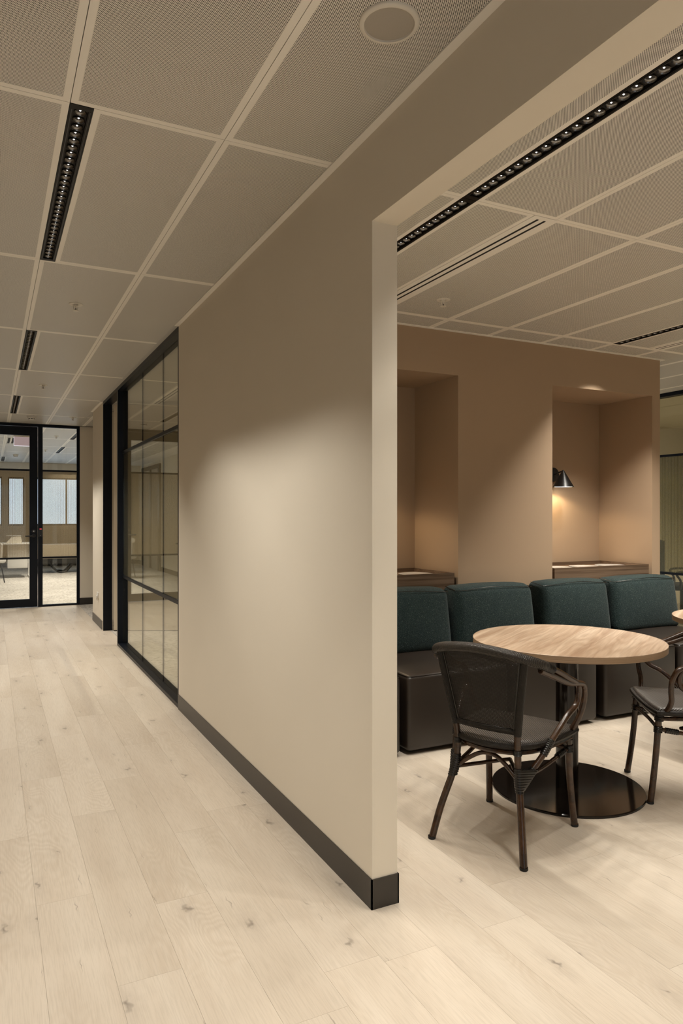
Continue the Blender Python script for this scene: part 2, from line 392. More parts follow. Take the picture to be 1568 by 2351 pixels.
# ================================================================== FLOOR
flo = MB().box(-1.0, XP, -3.0, 7.5, -0.05, -0.006).box(-1.0, WX+0.002, 7.5, YE, -0.05, -0.006)
M['underlay'] = m_plain('oak_underlay', (0.45, 0.375, 0.29), 0.8)
floor = struct('floor', flo, 'underlay', 'pale oak plank floor running through corridor and lounge', 'floor')
PW, PL, GAP = 0.188, 1.285, 0.0005
plank_mesh = MB().box(-PW/2+GAP/2, PW/2-GAP/2, -PL/2+GAP/2, PL/2-GAP/2, -0.006, 0.0).mesh('plank', 'plank')
half_cache = {}
def plank(x, y0, y1):
    if y1-y0 < 0.02: return
    L = round(y1-y0, 3)
    if abs(L-PL) < 0.002: me = plank_mesh
    else:
        if L not in half_cache:
            half_cache[L] = MB().box(-PW/2+GAP/2, PW/2-GAP/2, -L/2+GAP/2, L/2-GAP/2, -0.006, 0.0).mesh('plank', 'plank')
        me = half_cache[L]
    link('plank', me, floor, (x, (y0+y1)/2, 0))
known = {0: 2.700, 1: 2.135, 2: 2.525, 3: 3.05, 4: 3.21, -1: 3.3}
r0 = random.Random(3)
for k in range(-6, 35):
    xc = 0.143+PW*(k+0.5)
    if xc+PW/2 > XP: break
    ph = known.get(k, r0.random()*PL)
    if xc < WX+PW/2: lo, hi = -1.0 if xc < -0.2 else -0.4, YE
    elif xc < 5.0: lo, hi = -0.6, 4.4
    else: lo, hi = -0.6, 7.4
    if xc < -0.2: lo = 2.0
    y = ph-PL*math.ceil((ph-lo)/PL)
    while y < hi:
        plank(xc, max(lo, y), min(hi, y+PL)); y += PL
# ------------------------------------------------------------------ carpets
def carpet(name, x0, x1, y0, y1, label, z=0.001):
    return struct(name, MB().box(x0, x1, y0, y1, -0.05, z), 'carpet', label, 'carpet')
carpet('floor_meeting_room', WXI-0.012, 3.9, 4.95, 9.57, 'mottled grey carpet behind the corridor glazing')
carpet('floor_side_passage', WX+0.004, 2.7, 9.67, YE, 'strip of mottled grey carpet beside the corridor end')
carpet('floor_far_office', -3.0, 4.2, YE+0.08, YF, 'mottled pale carpet beyond the glazed end door')
carpet('floor_glass_room', XP+0.10, 10.0, 2.0, 9.0, 'mottled carpet behind the far right glass partition')

# ================================================================== CEILING
ceiling = struct('ceiling', MB().box(-1.0, XP+3.4, -3.0, 9.1, CZ+0.012, CZ+0.10).box(-3.0, 4.2, 9.1, YF, CZ+0.012, CZ+0.10), 'plenum',
                 'white perforated metal tile ceiling', 'ceiling')
TG = 0.0011
def gx(k): return GX0+k*GA
def gy(j): return GY0+j*GB
tile_cache = {}
def tile(x0, x1, y0, y1, mg):
    w, l = round(x1-x0, 4), round(y1-y0, 4)
    if w < 0.02 or l < 0.02: return
    key = (w, l, mg)
    if key not in tile_cache:
        b = MB(); hx, hy = w/2-TG, l/2-TG; m = 0.022
        ix0, ix1, iy0, iy1 = -hx+m*mg[0], hx-m*mg[1], -hy+m*mg[2], hy-m*mg[3]
        b.box(-hx, hx, -hy, hy, 0.0002, 0.010, 0)
        b.v = b.v[:]; b.f = b.f[1:]; b.mi = b.mi[1:]            # open underside, closed by border + perforated field
        z = 0.0002
        b.add([(ix0,iy0,z),(ix1,iy0,z),(ix1,iy1,z),(ix0,iy1,z)], [(0,3,2,1)], 1)
        for q in (((-hx,-hy),(hx,-hy),(ix1,iy0),(ix0,iy0)), ((hx,-hy),(hx,hy),(ix1,iy1),(ix1,iy0)),
                  ((hx,hy),(-hx,hy),(ix0,iy1),(ix1,iy1)), ((-hx,hy),(-hx,-hy),(ix0,iy0),(ix0,iy1))):
            if abs(q[0][0]-q[3][0])+abs(q[0][1]-q[3][1]) < 1e-6 and abs(q[1][0]-q[2][0])+abs(q[1][1]-q[2][1]) < 1e-6: continue
            b.add([(p[0], p[1], z) for p in q], [(0,3,2,1)], 0)
        me = bpy.data.meshes.new('ceiling_tile'); me.from_pydata(b.v, [], b.f)
        me.materials.append(M['ceil_white']); me.materials.append(M['perf'])
        for p, i in zip(me.polygons, b.mi): p.material_index = i
        me.update(); tile_cache[key] = me
    link('ceiling_tile', tile_cache[key], ceiling, ((x0+x1)/2, (y0+y1)/2, CZ))
FW, VW = 0.0735, 0.122                      # light and slot diffuser widths
lights = {(0, -2), (0, 0), (0, 2), (0, 4), (3, -1), (3, 0), (8, -1), (8, 0), (3, -3), (8, -3), (11, 2), (11, 0), (2, 6), (2, 8), (0, 10)}
vents = {(3, 0), (8, 0), (3, 8)}            # diffuser on the right-hand side of tile column k
def tiles(x0, x1, y0, y1):
    k0 = math.floor((x0-GX0)/GA+1e-6); j0 = math.floor((y0-GY0)/GB+1e-6); k = k0
    while gx(k) < x1-1e-4:
        j = j0
        while gy(j) < y1-1e-4:
            a, b, c, d = gx(k), gx(k+1), gy(j), gy(j+1); mg = [1, 1, 1, 1]
            if (k, j) in lights: a += FW
            if (k, j) in vents: b -= VW
            if a < x0: a = x0; mg[0] = 0
            if b > x1: b = x1; mg[1] = 0
            if c < y0: c = y0; mg[2] = 0
            if d > y1: d = y1; mg[3] = 0
            if b > a and d > c: tile(a, b, c, d, tuple(mg))
            j += 1
        k += 1
tiles(-0.95, WX-0.030, -2.4, YE-0.06)
tiles(WXI, 5.165, -0.75, YB-0.025)
tiles(5.165, XP-0.02, -0.75, 7.4)
tiles(WXI, 3.3, 4.99, 9.55)
tiles(WX, 2.6, 9.70, YE-0.06)
tiles(-0.8, 2.9, YE+0.08, YF-0.25)
# rows the camera never sees, kept plain
struct('ceiling_rear', MB().box(-0.95, XP, -3.0, -2.4, CZ, CZ+0.01).box(WXI, XP, -2.4, -0.75, CZ, CZ+0.01)
       .box(3.3, 3.9, 4.99, 9.55, CZ, CZ+0.01).box(-3.0, -0.8, YE+0.08, YF-0.25, CZ, CZ+0.01).box(2.9, 4.2, YE+0.08, YF-0.25, CZ, CZ+0.01)
       .box(XP+0.1, 10.0, 2.0, 9.0, CZ, CZ+0.01), 'ceil_white', 'plain white ceiling margins beside the tiled field', 'ceiling')
# perimeter trims
struct('trim_1', MB().box(WX-0.030, WX, -2.9, 4.985, CZ-0.004, CZ+0.008), 'ceil_white', 'white ceiling edge trim along the cream corridor wall', 'trim')
struct('trim_5', MB().box(WX-0.0305, WX, 4.9855, 8.749, CZ+0.0002, CZ+0.008).box(WX-0.0305, WX, 9.671, YE-0.06, CZ+0.0002, CZ+0.008), 'perf', 'perforated ceiling edge strip above the corridor screen', 'trim')
struct('trim_2', MB().box(WX-0.030, WX, 8.75, 9.67, CZ-0.004, CZ+0.008), 'ceil_white', 'short white ceiling edge trim past the meeting room door', 'trim')
struct('trim_3', MB().box(WXI, 5.20, YB-0.030, YB, CZ-0.004, CZ+0.008).box(5.165, 5.20, YB, 4.95, CZ-0.004, CZ+0.008), 'ceil_white', 'white ceiling edge trim above the niche wall', 'trim')

# ================================================================== WALLS
HZ = 2.392
wd = MB()
prof = [(2.159, 0), (4.985, 0), (4.985, CZ), (-1.9, CZ), (-1.9, HZ), (2.159, HZ)]
n = len(prof)
vs = [(WX, y, z) for y, z in prof]+[(WXI, y, z) for y, z in prof]
wd.add(vs, [(0, 1, 2, 5), (5, 2, 3, 4), (6, 11, 8, 7), (11, 10, 9, 8)] + [(i, i+n, (i+1) % n+n, (i+1) % n) for i in range(n)])
wd.box(WX, WXI, -3.0, -1.9, 0, CZ)
struct('wall_divider', wd, 'paint_cream', 'cream dividing wall with wide square opening to the lounge')
struct('wall_pier', MB().box(WX, WXI, 8.745, 9.67, 0, CZ).box(WXI, 3.9, 9.57, 9.67, 0, CZ), 'paint_cream', 'short cream wall past the meeting room doorway')
# wall with niches
NB = 4.845; NT = 2.385
n1 = (1.94, 3.055); n2 = (3.953, 5.069)
wn = MB()
wn.box(WXI, n1[0], YB, NB, 0, NT).box(n1[1], n2[0], YB, NB, 0, NT).box(n2[1], 5.165, YB, NB, 0, NT)
wn.box(WXI, 5.165, YB, NB, NT, CZ).box(WXI, 5.165, NB, 4.95, 0, CZ)
struct('wall_niches', wn, 'paint_taupe', 'taupe lounge wall with two tall recessed niches')
M['dark_panel'] = m_grain('dark_unseen_panel', [(0.17, 0.125, 0.080), (0.22, 0.165, 0.108), (0.27, 0.207, 0.14)], 0, (2, 2, 0.5), 0.5)  # invented finish for unseen walls, dark to limit bounced light
struct('wall_left', MB().box(-1.05, -0.95, -3.0, YE, 0, CZ), 'dark_panel', 'unseen left corridor wall, its dark finish added to cut bounce light')  # out of view; dark so little light bounces onto the divider
struct('wall_rear', MB().box(-1.05, -0.8, -3.1, -3.0, 0, CZ).box(1.1, XP, -3.1, -3.0, 0, CZ).box(-0.8, 1.1, -3.1, -3.0, 0, 0.3).box(-0.8, 1.1, -3.1, -3.0, 2.4, CZ), 'paint_cream', 'cream wall closing the room behind the viewpoint')
struct('wall_right', MB().box(XP, XP+0.1, -3.0, 1.0, 0, CZ), 'dark_panel', 'unseen wall continuing the glass partition, its dark finish added to cut bounce light')  # out of view; dark finish put in to lower the ambient light
struct('wall_passage', MB().box(5.165, XP+3.4, 7.5, 7.6, 0, CZ), 'paint_cream', 'cream wall closing the passage past the niches')
struct('wall_end', MB().box(1.21, 2.7, YE, YE+0.1, 0, CZ).box(2.6, 2.7, 9.67, YE, 0, CZ).box(-1.05, -0.62, YE, YE+0.1, 0, CZ), 'paint_cream', 'cream wall beside the glazed corridor end')
struct('wall_meeting_far', MB().box(3.9, 4.0, 4.95, 9.67, 0, CZ), 'paint_cream', 'cream far wall inside the meeting room')
struct('wall_glass_room', MB().box(10.0, 10.1, 1.9, 9.1, 0, CZ).box(XP+0.1, 10.0, 9.0, 9.1, 0, CZ).box(XP+0.1, 10.0, 1.9, 2.0, 0, CZ), 'paint_cream', 'cream walls behind the far right glass partition')
# window wall of the far office
WZ0, WZ1 = 1.075, 2.335; ST0 = 0.006
ww = MB().box(-3.0, 4.2, YF, YF+0.15, 0, WZ0).box(-3.0, 4.2, YF, YF+0.15, WZ1, CZ)
piers = [(-3.0, -0.9), (0.265, 0.40), (0.78, 1.02), (3.4, 4.2)]
for a, b in piers: ww.box(a, b, YF, YF+0.15, WZ0, WZ1)
struct('wall_far', ww, 'cream_door', 'beige window wall at the back of the far office')
struct('wall_far_sides', MB().box(-3.1, -3.0, YE+0.1, YF, 0, CZ).box(4.2, 4.3, YE+0.1, YF, 0, CZ), 'paint_cream', 'cream side walls of the far office')
struct('wall_office_left', MB().box(-1.3, -1.2, YE+0.1, YF, 0, CZ), 'paint_cream', 'cream wall on the left of the far office')
struct('baseboard_office', MB().box(-1.2, -1.2+ST0, YE+0.1, 17.3, 0, 0.104).box(-1.2, -1.2+ST0, 19.55, YF, 0, 0.104), 'skirt', 'dark skirting along the left wall of the far office', 'skirting')
d3 = thing('door_3', 'pair of dark framed doors on the left wall of the far office', 'door', (-1.2, 18.4, 0), kind='structure')
for yy in (-1.05, 0.0, 1.05): MB().box(0, 0.04, yy-0.10, yy+0.10, 0, 2.5).build('door_frame', 'frame', d3)
MB().box(0, 0.04, -1.15, 1.15, 2.5, 2.6).build('door_frame', 'frame', d3)
for yy in (-0.525, 0.525): MB().box(0.0, 0.02, yy-0.42, yy+0.42, 0.01, 2.5).build('door_leaf', 'speaker_grille', d3)
struct('trim_4', MB().box(-3.0, 4.2, YF-0.24, YF, CZ-0.20, CZ), 'paint_cream', 'beige bulkhead above the far office windows', 'trim')
# far windows
for i in range(len(piers)-1):
    a, b = piers[i][1], piers[i+1][0]
    w = thing('window_%d' % (i+3), ['leftmost daylight window of the far office, cut by the photo edge', 'narrow daylight window between the two beige piers', 'wide daylight window seen through the end sidelight'][i], 'window', ((a+b)/2, YF, WZ0), kind='structure')
    h = (b-a)/2; H = WZ1-WZ0
    fm = MB().box(-h, h, 0.05, 0.10, 0, 0.04).box(-h, h, 0.05, 0.10, H-0.04, H).box(-h, -h+0.03, 0.05, 0.10, 0.04, H-0.04).box(h-0.03, h, 0.05, 0.10, 0.04, H-0.04)
    fm.build('window_frame', 'frame', w)
    if b-a > 0.8:
        for q in range(1, int((b-a)/0.8)+1):
            xx = -h+q*(b-a)/(int((b-a)/0.8)+1)
            MB().box(xx-0.02, xx+0.02, 0.05, 0.10, 0.04, H-0.04).build('mullion', 'white_plastic', w)  # white bars stand in for a pale upright reflection
    MB().box(-h+0.03, h-0.03, 0.072, 0.078, 0.04, H-0.04).build('pane', 'glass', w)

w = thing('window_8', 'assumed unseen window behind the viewpoint, added for cool daylight', 'window', (0.15, -3.05, 0.3), kind='structure')  # assumed opening out of view, added for bluish light from behind
MB().box(-0.95, 0.95, -0.03, 0.03, 0, 0.05).box(-0.95, 0.95, -0.03, 0.03, 2.05, 2.1).box(-0.95, -0.9, -0.03, 0.03, 0.05, 2.05).box(0.9, 0.95, -0.03, 0.03, 0.05, 2.05).box(-0.025, 0.025, -0.03, 0.03, 0.05, 2.05).build('window_frame', 'frame', w)
MB().box(-0.9, -0.025, -0.004, 0.004, 0.05, 2.05).build('pane', 'glass', w); MB().box(0.025, 0.9, -0.004, 0.004, 0.05, 2.05).build('pane', 'glass', w)
# ------------------------------------------------------------------ skirtings
SZ = 0.104; ST = 0.005
struct('baseboard_corridor', MB().box(WX-ST, WX, 2.159-ST, 4.985, 0, SZ).box(WX-ST, WXI+ST, 2.159-ST, 2.159, 0, SZ).box(WXI, WXI+ST, 2.159-ST, YB, 0, SZ), 'skirt', 'dark bronze skirting along the cream dividing wall', 'skirting')
struct('baseboard_pier', MB().box(WX-ST, WX, 8.80, 9.67+ST, 0, SZ).box(WX, 2.6, 9.67, 9.67+ST, 0, SZ), 'skirt', 'dark skirting on the short wall past the doorway', 'skirting')
struct('baseboard_end', MB().box(1.21, 2.6, YE-ST, YE, 0, SZ), 'skirt', 'black skirting beside the glazed corridor end', 'skirting')
struct('baseboard_niches', MB().box(n1[1], n2[0], YB-ST, YB, 0, SZ).box(WXI, n1[0], YB-ST, YB, 0, SZ), 'skirt', 'dark skirting along the niche wall behind the sofa', 'skirting')
struct('baseboard_left', MB().box(-0.95, -0.95+ST, -3.0, YE, 0, SZ), 'skirt', 'dark skirting along the left corridor wall', 'skirting')
struct('baseboard_far', MB().box(-3.0, 4.2, YF-ST, YF, 0, SZ), 'skirt', 'dark skirting below the far office windows', 'skirting')

# ================================================================== GLAZED SCREENS
BZ0, BZ1 = 0.735, 2.005            # film band
def side_screen(name, x, y0, y1, joints, label, glass, reed, depth=0.10):
    """full-height screen in the plane x, seen from -x"""
    w = thing(name, label, 'glass screen', (x, y0, 0), kind='structure'); L = y1-y0; d = depth; fw = 0.028
    MB().box(0, d, 0, L, CZ-0.036, CZ).build('head_frame', 'frame', w)
    MB().box(0, d, 0, L, 0, 0.028).build('sill_frame', 'frame', w)
    MB().box(0, d, 0, fw, 0.028, CZ-0.036).build('jamb_frame', 'frame', w)
    MB().box(0, d, L-0.05, L, 0.028, CZ-0.036).build('jamb_frame', 'frame', w)
    ys = [fw]+[j-y0 for j in joints]+[L-0.05]
    for a, b in zip(ys[:-1], ys[1:]):
        MB().box(0.052, 0.060, a+0.0015, b-0.0015, 0.028, CZ-0.036).build('pane', glass, w)
    for j in ys[1:-1]: MB().box(0.0515, 0.0605, j-0.0018, j+0.0018, 0.028, CZ-0.036).build('pane_joint', 'black', w)
    fl = MB().box(0.0604, 0.0614, fw, L-0.05, BZ0, BZ1).build('reeded_film', reed, w)
    for z in (BZ0-0.026, BZ1): MB().box(0.044, 0.068, fw, L-0.05, z, z+0.026).build('glazing_bar', 'frame', w)
    return w
side_screen('window_1', WX, 4.985, 7.70, (5.74, 6.60), 'black framed corridor screen of three tall panes with reeded band', 'glass_tint', 'reed_y')
side_screen('window_2', XP, 1.0, 7.5, (2.2, 3.7, 5.188, 6.4), 'black framed glass partition past the niche wall corner', 'glass_room', 'reed_p')

# doorway to the meeting room with its open leaf
d1 = thing('door_1', 'cream meeting room door standing open inside black frame', 'door', (WX, 7.70, 0), kind='structure')
MB().box(0, 0.10, 1.02, 1.045, 0, CZ).build('door_frame', 'frame', d1)
MB().box(0, 0.10, 0.0, 1.02, CZ-0.036, CZ).build('door_frame', 'frame', d1)
leaf = MB().box(0, 0.93, -0.02, 0.02, 0.012, CZ-0.046).build('door_leaf', 'cream_door', d1, loc=(0.115, 0.955, 0))
leaf.rotation_euler = (0, 0, math.atan2(-0.4436, 0.896))
MB().box(0.0, 0.93, -0.018, 0.018, 0.004, 0.012).build('undercut_dark_strip', 'rubber', leaf)  # black strip stands in for the dark gap under the leaf
hm = MB().tube([(0.86, -0.02, 1.03), (0.86, -0.07, 1.03), (0.74, -0.07, 1.03)], 0.009, 8)
hm.build('door_handle', 'black', leaf, True)

# glazed corridor end: frame, door, sidelight
def ybox(mb, x0, x1, z0, z1, y0=0.0, y1=0.06): return mb.box(x0, x1, y0, y1, z0, z1)
scr = thing('window_7', 'black framed sidelight with reeded band beside the end door', 'window', (0, YE, 0), kind='structure')
ybox(MB(), -0.62, 1.21, CZ-0.036, CZ).build('head_frame', 'frame', scr)
ybox(MB(), 0.628, 0.691, 0, CZ-0.036).build('mullion', 'frame', scr)
ybox(MB(), 1.168, 1.21, 0, CZ-0.036).build('jamb_frame', 'frame', scr)
ybox(MB(), -0.62, -0.56, 0, CZ-0.036).build('jamb_frame', 'frame', scr)
ybox(MB(), 0.691, 1.168, 0, 0.028).build('sill_frame', 'frame', scr)
for z in (BZ0-0.022, BZ1): ybox(MB(), 0.691, 1.168, z, z+0.026, 0.008, 0.05).build('glazing_bar', 'frame', scr)
for z0, z1 in ((0.028, BZ0-0.022), (BZ0+0.004, BZ1), (BZ1+0.026, CZ-0.036)):
    ybox(MB(), 0.691, 1.168, z0, z1, 0.026, 0.034).build('pane', 'glass', scr)
ybox(MB(), 0.691, 1.168, BZ0+0.004, BZ1, 0.0242, 0.0252).build('reeded_film', 'reed_x', scr)
rd = MB().box(0.634, 0.688, -0.016, 0.0, 1.04, 1.165).build('card_reader', 'black', scr)
MB().box(0.648, 0.676, -0.0175, -0.016, 1.149, 1.157).build('indicator_light', 'red_led', rd)
MB().lathe([(0.004, 0), (0.004, 0.002)], 12).disc(0.004, 0.002, 12).build('reader_screw', 'steel', rd, loc=(0.661, -0.018, 1.055)).rotation_euler = (math.pi/2, 0, 0)

ed = thing('door_2', 'black framed glass end door with lever handle and reeded band', 'door', (0, YE, 0), kind='structure')
DX0, DX1, SX = -0.555, 0.622, 0.513
ybox(MB(), SX, DX1, 0.008, CZ-0.042, -0.004, 0.05).build('stile', 'frame', ed)
ybox(MB(), DX0, DX0+0.109, 0.008, CZ-0.042, -0.004, 0.05).build('stile', 'frame', ed)
ybox(MB(), DX0+0.109, SX, CZ-0.170, CZ-0.042, -0.004, 0.05).build('top_rail', 'frame', ed)
ybox(MB(), DX0+0.109, SX, 0.008, 0.122, -0.004, 0.05).build('bottom_rail', 'frame', ed)
for z in (BZ0-0.022, BZ1+0.004): ybox(MB(), DX0+0.109, SX, z, z+0.026, 0.008, 0.042).build('glazing_bar', 'frame', ed)
for z0, z1 in ((0.122, BZ0-0.022), (BZ0+0.004, BZ1+0.004), (BZ1+0.03, CZ-0.170)):
    ybox(MB(), DX0+0.109, SX, z0, z1, 0.020, 0.028).build('pane', 'glass', ed)
ybox(MB(), DX0+0.109, SX, BZ0+0.004, BZ1+0.004, 0.0182, 0.0192).build('reeded_film', 'reed_x', ed)
ho = MB(); ho.lathe([(0.0, 0.014), (0.026, 0.012), (0.028, 0.008), (0.028, 0)], 24)
rose = ho.build('handle_rose', 'black', ed, True, (0.568, -0.004, 1.055)); rose.rotation_euler = (math.pi/2, 0, 0)
MB().tube(cr([(0.568, -0.01, 1.052), (0.568, -0.055, 1.052), (0.545, -0.062, 1.052), (0.452, -0.062, 1.05)], 4), 0.0095, 10).build('lever', 'black', ed, True)
lk = ho.build('lock_rose', 'black', ed, True, (0.568, -0.004, 1.122)); lk.rotation_euler = (math.pi/2, 0, 0)
kc = MB(); kc.lathe([(0.0, 0.018), (0.009, 0.018), (0.009, 0.012)], 16)
kc.build('key_cylinder', 'steel', ed, True, (0.568, -0.004, 1.122)).rotation_euler = (math.pi/2, 0, 0)

# ================================================================== CEILING FITTINGS
NC = 30
def cell_mesh():
    b = MB(); pr = []
    for i in range(9):
        t = i/8; pr.append((0.0040+(0.0208-0.0040)*math.sin(t*math.pi/2), 0.0115*math.cos(t*math.pi/2)))
    b.lathe(pr, 20); return b.mesh('reflector_cup', 'chrome_dark', True)
CELL = cell_mesh(); LED = MB().lathe([(0.0036, 0.0115), (0.0034, 0.0086), (0.0022, 0.0069), (0.0001, 0.0063)], 12).mesh('led', 'led', True)
def spot(parent, loc, power, size, blend, col, rot=(0, 0, 0), soft=0.02):
    l = bpy.data.lights.new('beam', 'SPOT'); l.energy = power; l.spot_size = math.radians(size); l.spot_blend = blend
    l.color = col; l.shadow_soft_size = soft
    o = bpy.data.objects.new('beam', l); COL.objects.link(o); o.parent = parent; o.location = loc; o.rotation_euler = rot; return o
def linear_light(k, j, label, power=P_BEAM, cells=True, group='recessed linear downlights', beams=5, narrow=1.0, L=GB):
    x = gx(k); y = gy(j)
    t = thing('linear_downlight', label, 'light', (x+FW/2, y+L/2, CZ), group=group)
    h, l2 = FW/2-0.0005, L/2-0.001
    b = MB(); iw, il = 0.0235, l2-0.028
    b.box(-h, -iw, -l2, l2, -0.001, 0.045).box(iw, h, -l2, l2, -0.001, 0.045).box(-iw, iw, -l2, -il, -0.001, 0.045).box(-iw, iw, il, l2, -0.001, 0.045)
    b.box(-h, h, -l2, l2, 0.045, 0.055)
    b.build('housing', 'black_fit', t)
    g = MB()
    for s in (-1, 1): g.box(s*0.0290-0.001, s*0.0290+0.001, -il, il, -0.0025, -0.001)
    g.build('edge_bead', 'black', t)
    if cells:
        p = 2*il/NC
        for i in range(NC):
            c = link('reflector_cup', CELL, t, (0, -il+p*(i+0.5), 0.003)); link('led', LED, c)
    else:
        MB().box(-iw, iw, -il, il, 0.01, 0.012).build('louvre', 'black_fit', t)
    if not cells: beams = 3
    nn = 3 if cells else 2
    for i in range(beams): spot(t, (0, (L/2-0.04)*(2*i/(beams-1)-1), -0.012), power*4.4/beams, 95, 0.32, BEAM)
    for i in range(nn): spot(t, (0, -L/2+L*(i+0.5)/nn, -0.012), power*3.15/nn*narrow, 74, 1.0, BEAM)
    return t
linear_light(0, 0, 'nearest black linear downlight in the corridor ceiling', power=P_BEAM*1.2, beams=6)
linear_light(0, 2, 'second black linear downlight along the corridor ceiling', power=P_BEAM*1.55)
linear_light(0, 4, 'third black linear downlight, close to the glazed end door', power=P_BEAM*1.5)
linear_light(0, -2, 'black linear downlight overhead behind the corridor viewpoint', cells=False, power=P_BEAM*1.2)
linear_light(3, -1, 'nearer half of the long black linear light beside the lounge opening', power=P_BEAM*1.25, narrow=0.45)
linear_light(3, 0, 'farther half of the long black linear light beside the lounge opening', power=P_BEAM*0.8)
linear_light(8, 0, 'black linear downlight by the niche wall, right of the lounge', power=P_BEAM*2.9, beams=9, narrow=0.12)
linear_light(8, -1, 'unseen linear downlight added as fill over the right of the lounge, towards the viewer', cells=False, power=P_BEAM*0.75)  # added out of view for more light on the lounge
linear_light(3, -3, 'unseen linear downlight added as fill behind the lounge opening', cells=False, power=P_BEAM*0.7)  # extra fixture behind the viewpoint, put in as fill
linear_light(8, -3, 'unseen linear downlight added as fill at the back right of the lounge', cells=False, power=P_BEAM*0.7)  # another out-of-view fixture added for fill light
linear_light(11, 2, 'unseen linear downlight added to brighten the passage behind the niche wall', cells=False, power=P_BEAM*1.6)  # hidden behind the niche wall, added because the passage was dark
linear_light(11, 0, 'unseen linear downlight added as fill beside the right glass partition', cells=False, power=P_BEAM*0.8)  # unseen extra fixture that lifts the lounge light
linear_light(2, 6, 'nearer black linear downlight beyond the end sidelight', cells=False, power=P_BEAM*2.9)
linear_light(2, 8, 'farther black linear downlight beyond the end sidelight', cells=False, power=P_BEAM*2.9)

def slot_vent(x0, y0, L, label, W=VW):
    t = thing('slot_diffuser', label, 'air vent', (x0+W/2, y0+L/2, CZ), group='slot air diffusers in the ceiling')
    h, l2, e = W/2-0.0012, L/2-0.002, 0.028
    s = [(-0.030, -0.016), (0.014, 0.028)]
    s = [(-0.024, -0.0095), (0.0165, 0.031)]
    b = MB(); xs = [-h, s[0][0], s[0][1], s[1][0], s[1][1], h]
    for a, c in ((0, 1), (2, 3), (4, 5)): b.box(xs[a], xs[c], -l2+e, l2-e, -0.001, 0.010)
    b.box(-h, h, -l2, -l2+e, -0.001, 0.010).box(-h, h, l2-e, l2, -0.001, 0.010)
    b.build('face_plate', 'ceil_white', t)
    for a, c in s: MB().box(a, c, -l2+e, l2-e, -0.0006, 0.0095).build('slot', 'slot_dark', t)
    MB().box(-h, -h+0.002, -l2, l2, -0.002, -0.001).build('edge_bead', 'ceil_white', t)
slot_vent(gx(4)-VW, gy(0), GB, 'white two-slot air diffuser in the lounge ceiling near the opening')
slot_vent(gx(9)-VW, gy(0), GB, 'white two-slot air diffuser far right by the niche wall')
slot_vent(1.7275, 5.579, 3.1, 'two-slot air diffuser on the meeting room ceiling', 0.118)
slot_vent(1.66, gy(8), GB, 'two-slot air diffuser beyond the end sidelight', 0.112)

# loudspeaker
sp = thing('ceiling_speaker', 'round white ceiling loudspeaker above the corridor wall', 'speaker', (0.9645, 1.658, CZ))
MB().lathe([(0.0825, 0.002), (0.0822, -0.003), (0.079, -0.0065), (0.072, -0.0085), (0.0685, -0.008), (0.0672, -0.003)], 64).build('bezel', 'white_fit', sp, True)
gm = MB(); pr = [(0.0675*t, -0.0030-0.0040*(1-t*t)) for t in (1.0, 0.9, 0.75, 0.55, 0.3, 0.0001)]
gm.lathe(pr, 64).build('grille', 'speaker_grille', sp, True)

def sprinkler(x, y, label):
    t = thing('sprinkler_head', label, 'sprinkler', (x, y, CZ), group='ceiling sprinkler heads')
    MB().lathe([(0.042, 0.001), (0.042, -0.003), (0.036, -0.006), (0.020, -0.004), (0.016, 0.0)], 32).build('escutcheon', 'white_fit', t, True)
    MB().lathe([(0.011, 0.0), (0.012, -0.012), (0.006, -0.016), (0.004, -0.026)], 16).build('body', 'white_fit', t, True)
    b = MB()
    for s in (-1, 1): b.tube(cr([(s*0.009, 0, -0.010), (s*0.013, 0, -0.024), (s*0.004, 0, -0.040)], 4), 0.0022, 6)
    b.build('yoke', 'white_fit', t, True)
    MB().tube([(0, 0, -0.012), (0, 0, -0.038)], 0.0028, 8).build('heat_bulb', 'skirt', t, True)
    MB().lathe([(0.0001, -0.040), (0.017, -0.040), (0.018, -0.0425), (0.0001, -0.0435)], 16).build('deflector', 'white_fit', t, True)
sprinkler(0.482, 4.76, 'white sprinkler head between the first two corridor lights')
sprinkler(0.483, 7.883, 'white sprinkler head between the second and third corridor lights')
sprinkler(1.009, 10.35, 'white sprinkler head above the side passage by the end door')
sprinkler(2.511, 3.653, 'white sprinkler head in the lounge ceiling beside the slot diffuser')
sprinkler(1.0, 12.95, 'nearer white sprinkler head beyond the end sidelight')
sprinkler(1.01, 15.8, 'farther white sprinkler head beyond the end sidelight')

def smoke(x, y, label):
    t = thing('smoke_detector', label, 'detector', (x, y, CZ), group='white smoke detectors')
    MB().lathe([(0.062, 0.001), (0.062, -0.010), (0.055, -0.014)], 32).build('base_plate', 'white_plastic', t, True)
    MB().lathe([(0.050, -0.014), (0.052, -0.026), (0.044, -0.034)], 32).build('body', 'white_plastic', t, True)
    b = MB()
    for a in range(0, 360, 45):
        r = math.radians(a); c, s = math.cos(r), math.sin(r)
        b.add([(0.0435*c-0.012*s, 0.0435*s+0.012*c, -0.034), (0.0435*c+0.012*s, 0.0435*s-0.012*c, -0.034), (0.0435*c+0.012*s, 0.0435*s-0.012*c, -0.044), (0.0435*c-0.012*s, 0.0435*s+0.012*c, -0.044)], [(0, 1, 2, 3)])
    b.build('sensor_vents', 'slot_dark', t)
    MB().lathe([(0.040, -0.032), (0.042, -0.044), (0.036, -0.050), (0.0001, -0.052)], 32).build('cap', 'white_plastic', t, True)
smoke(0.497, 10.46, 'white smoke detector on the ceiling above the end door')
smoke(0.50, 17.4, 'white smoke detector on the far office ceiling')

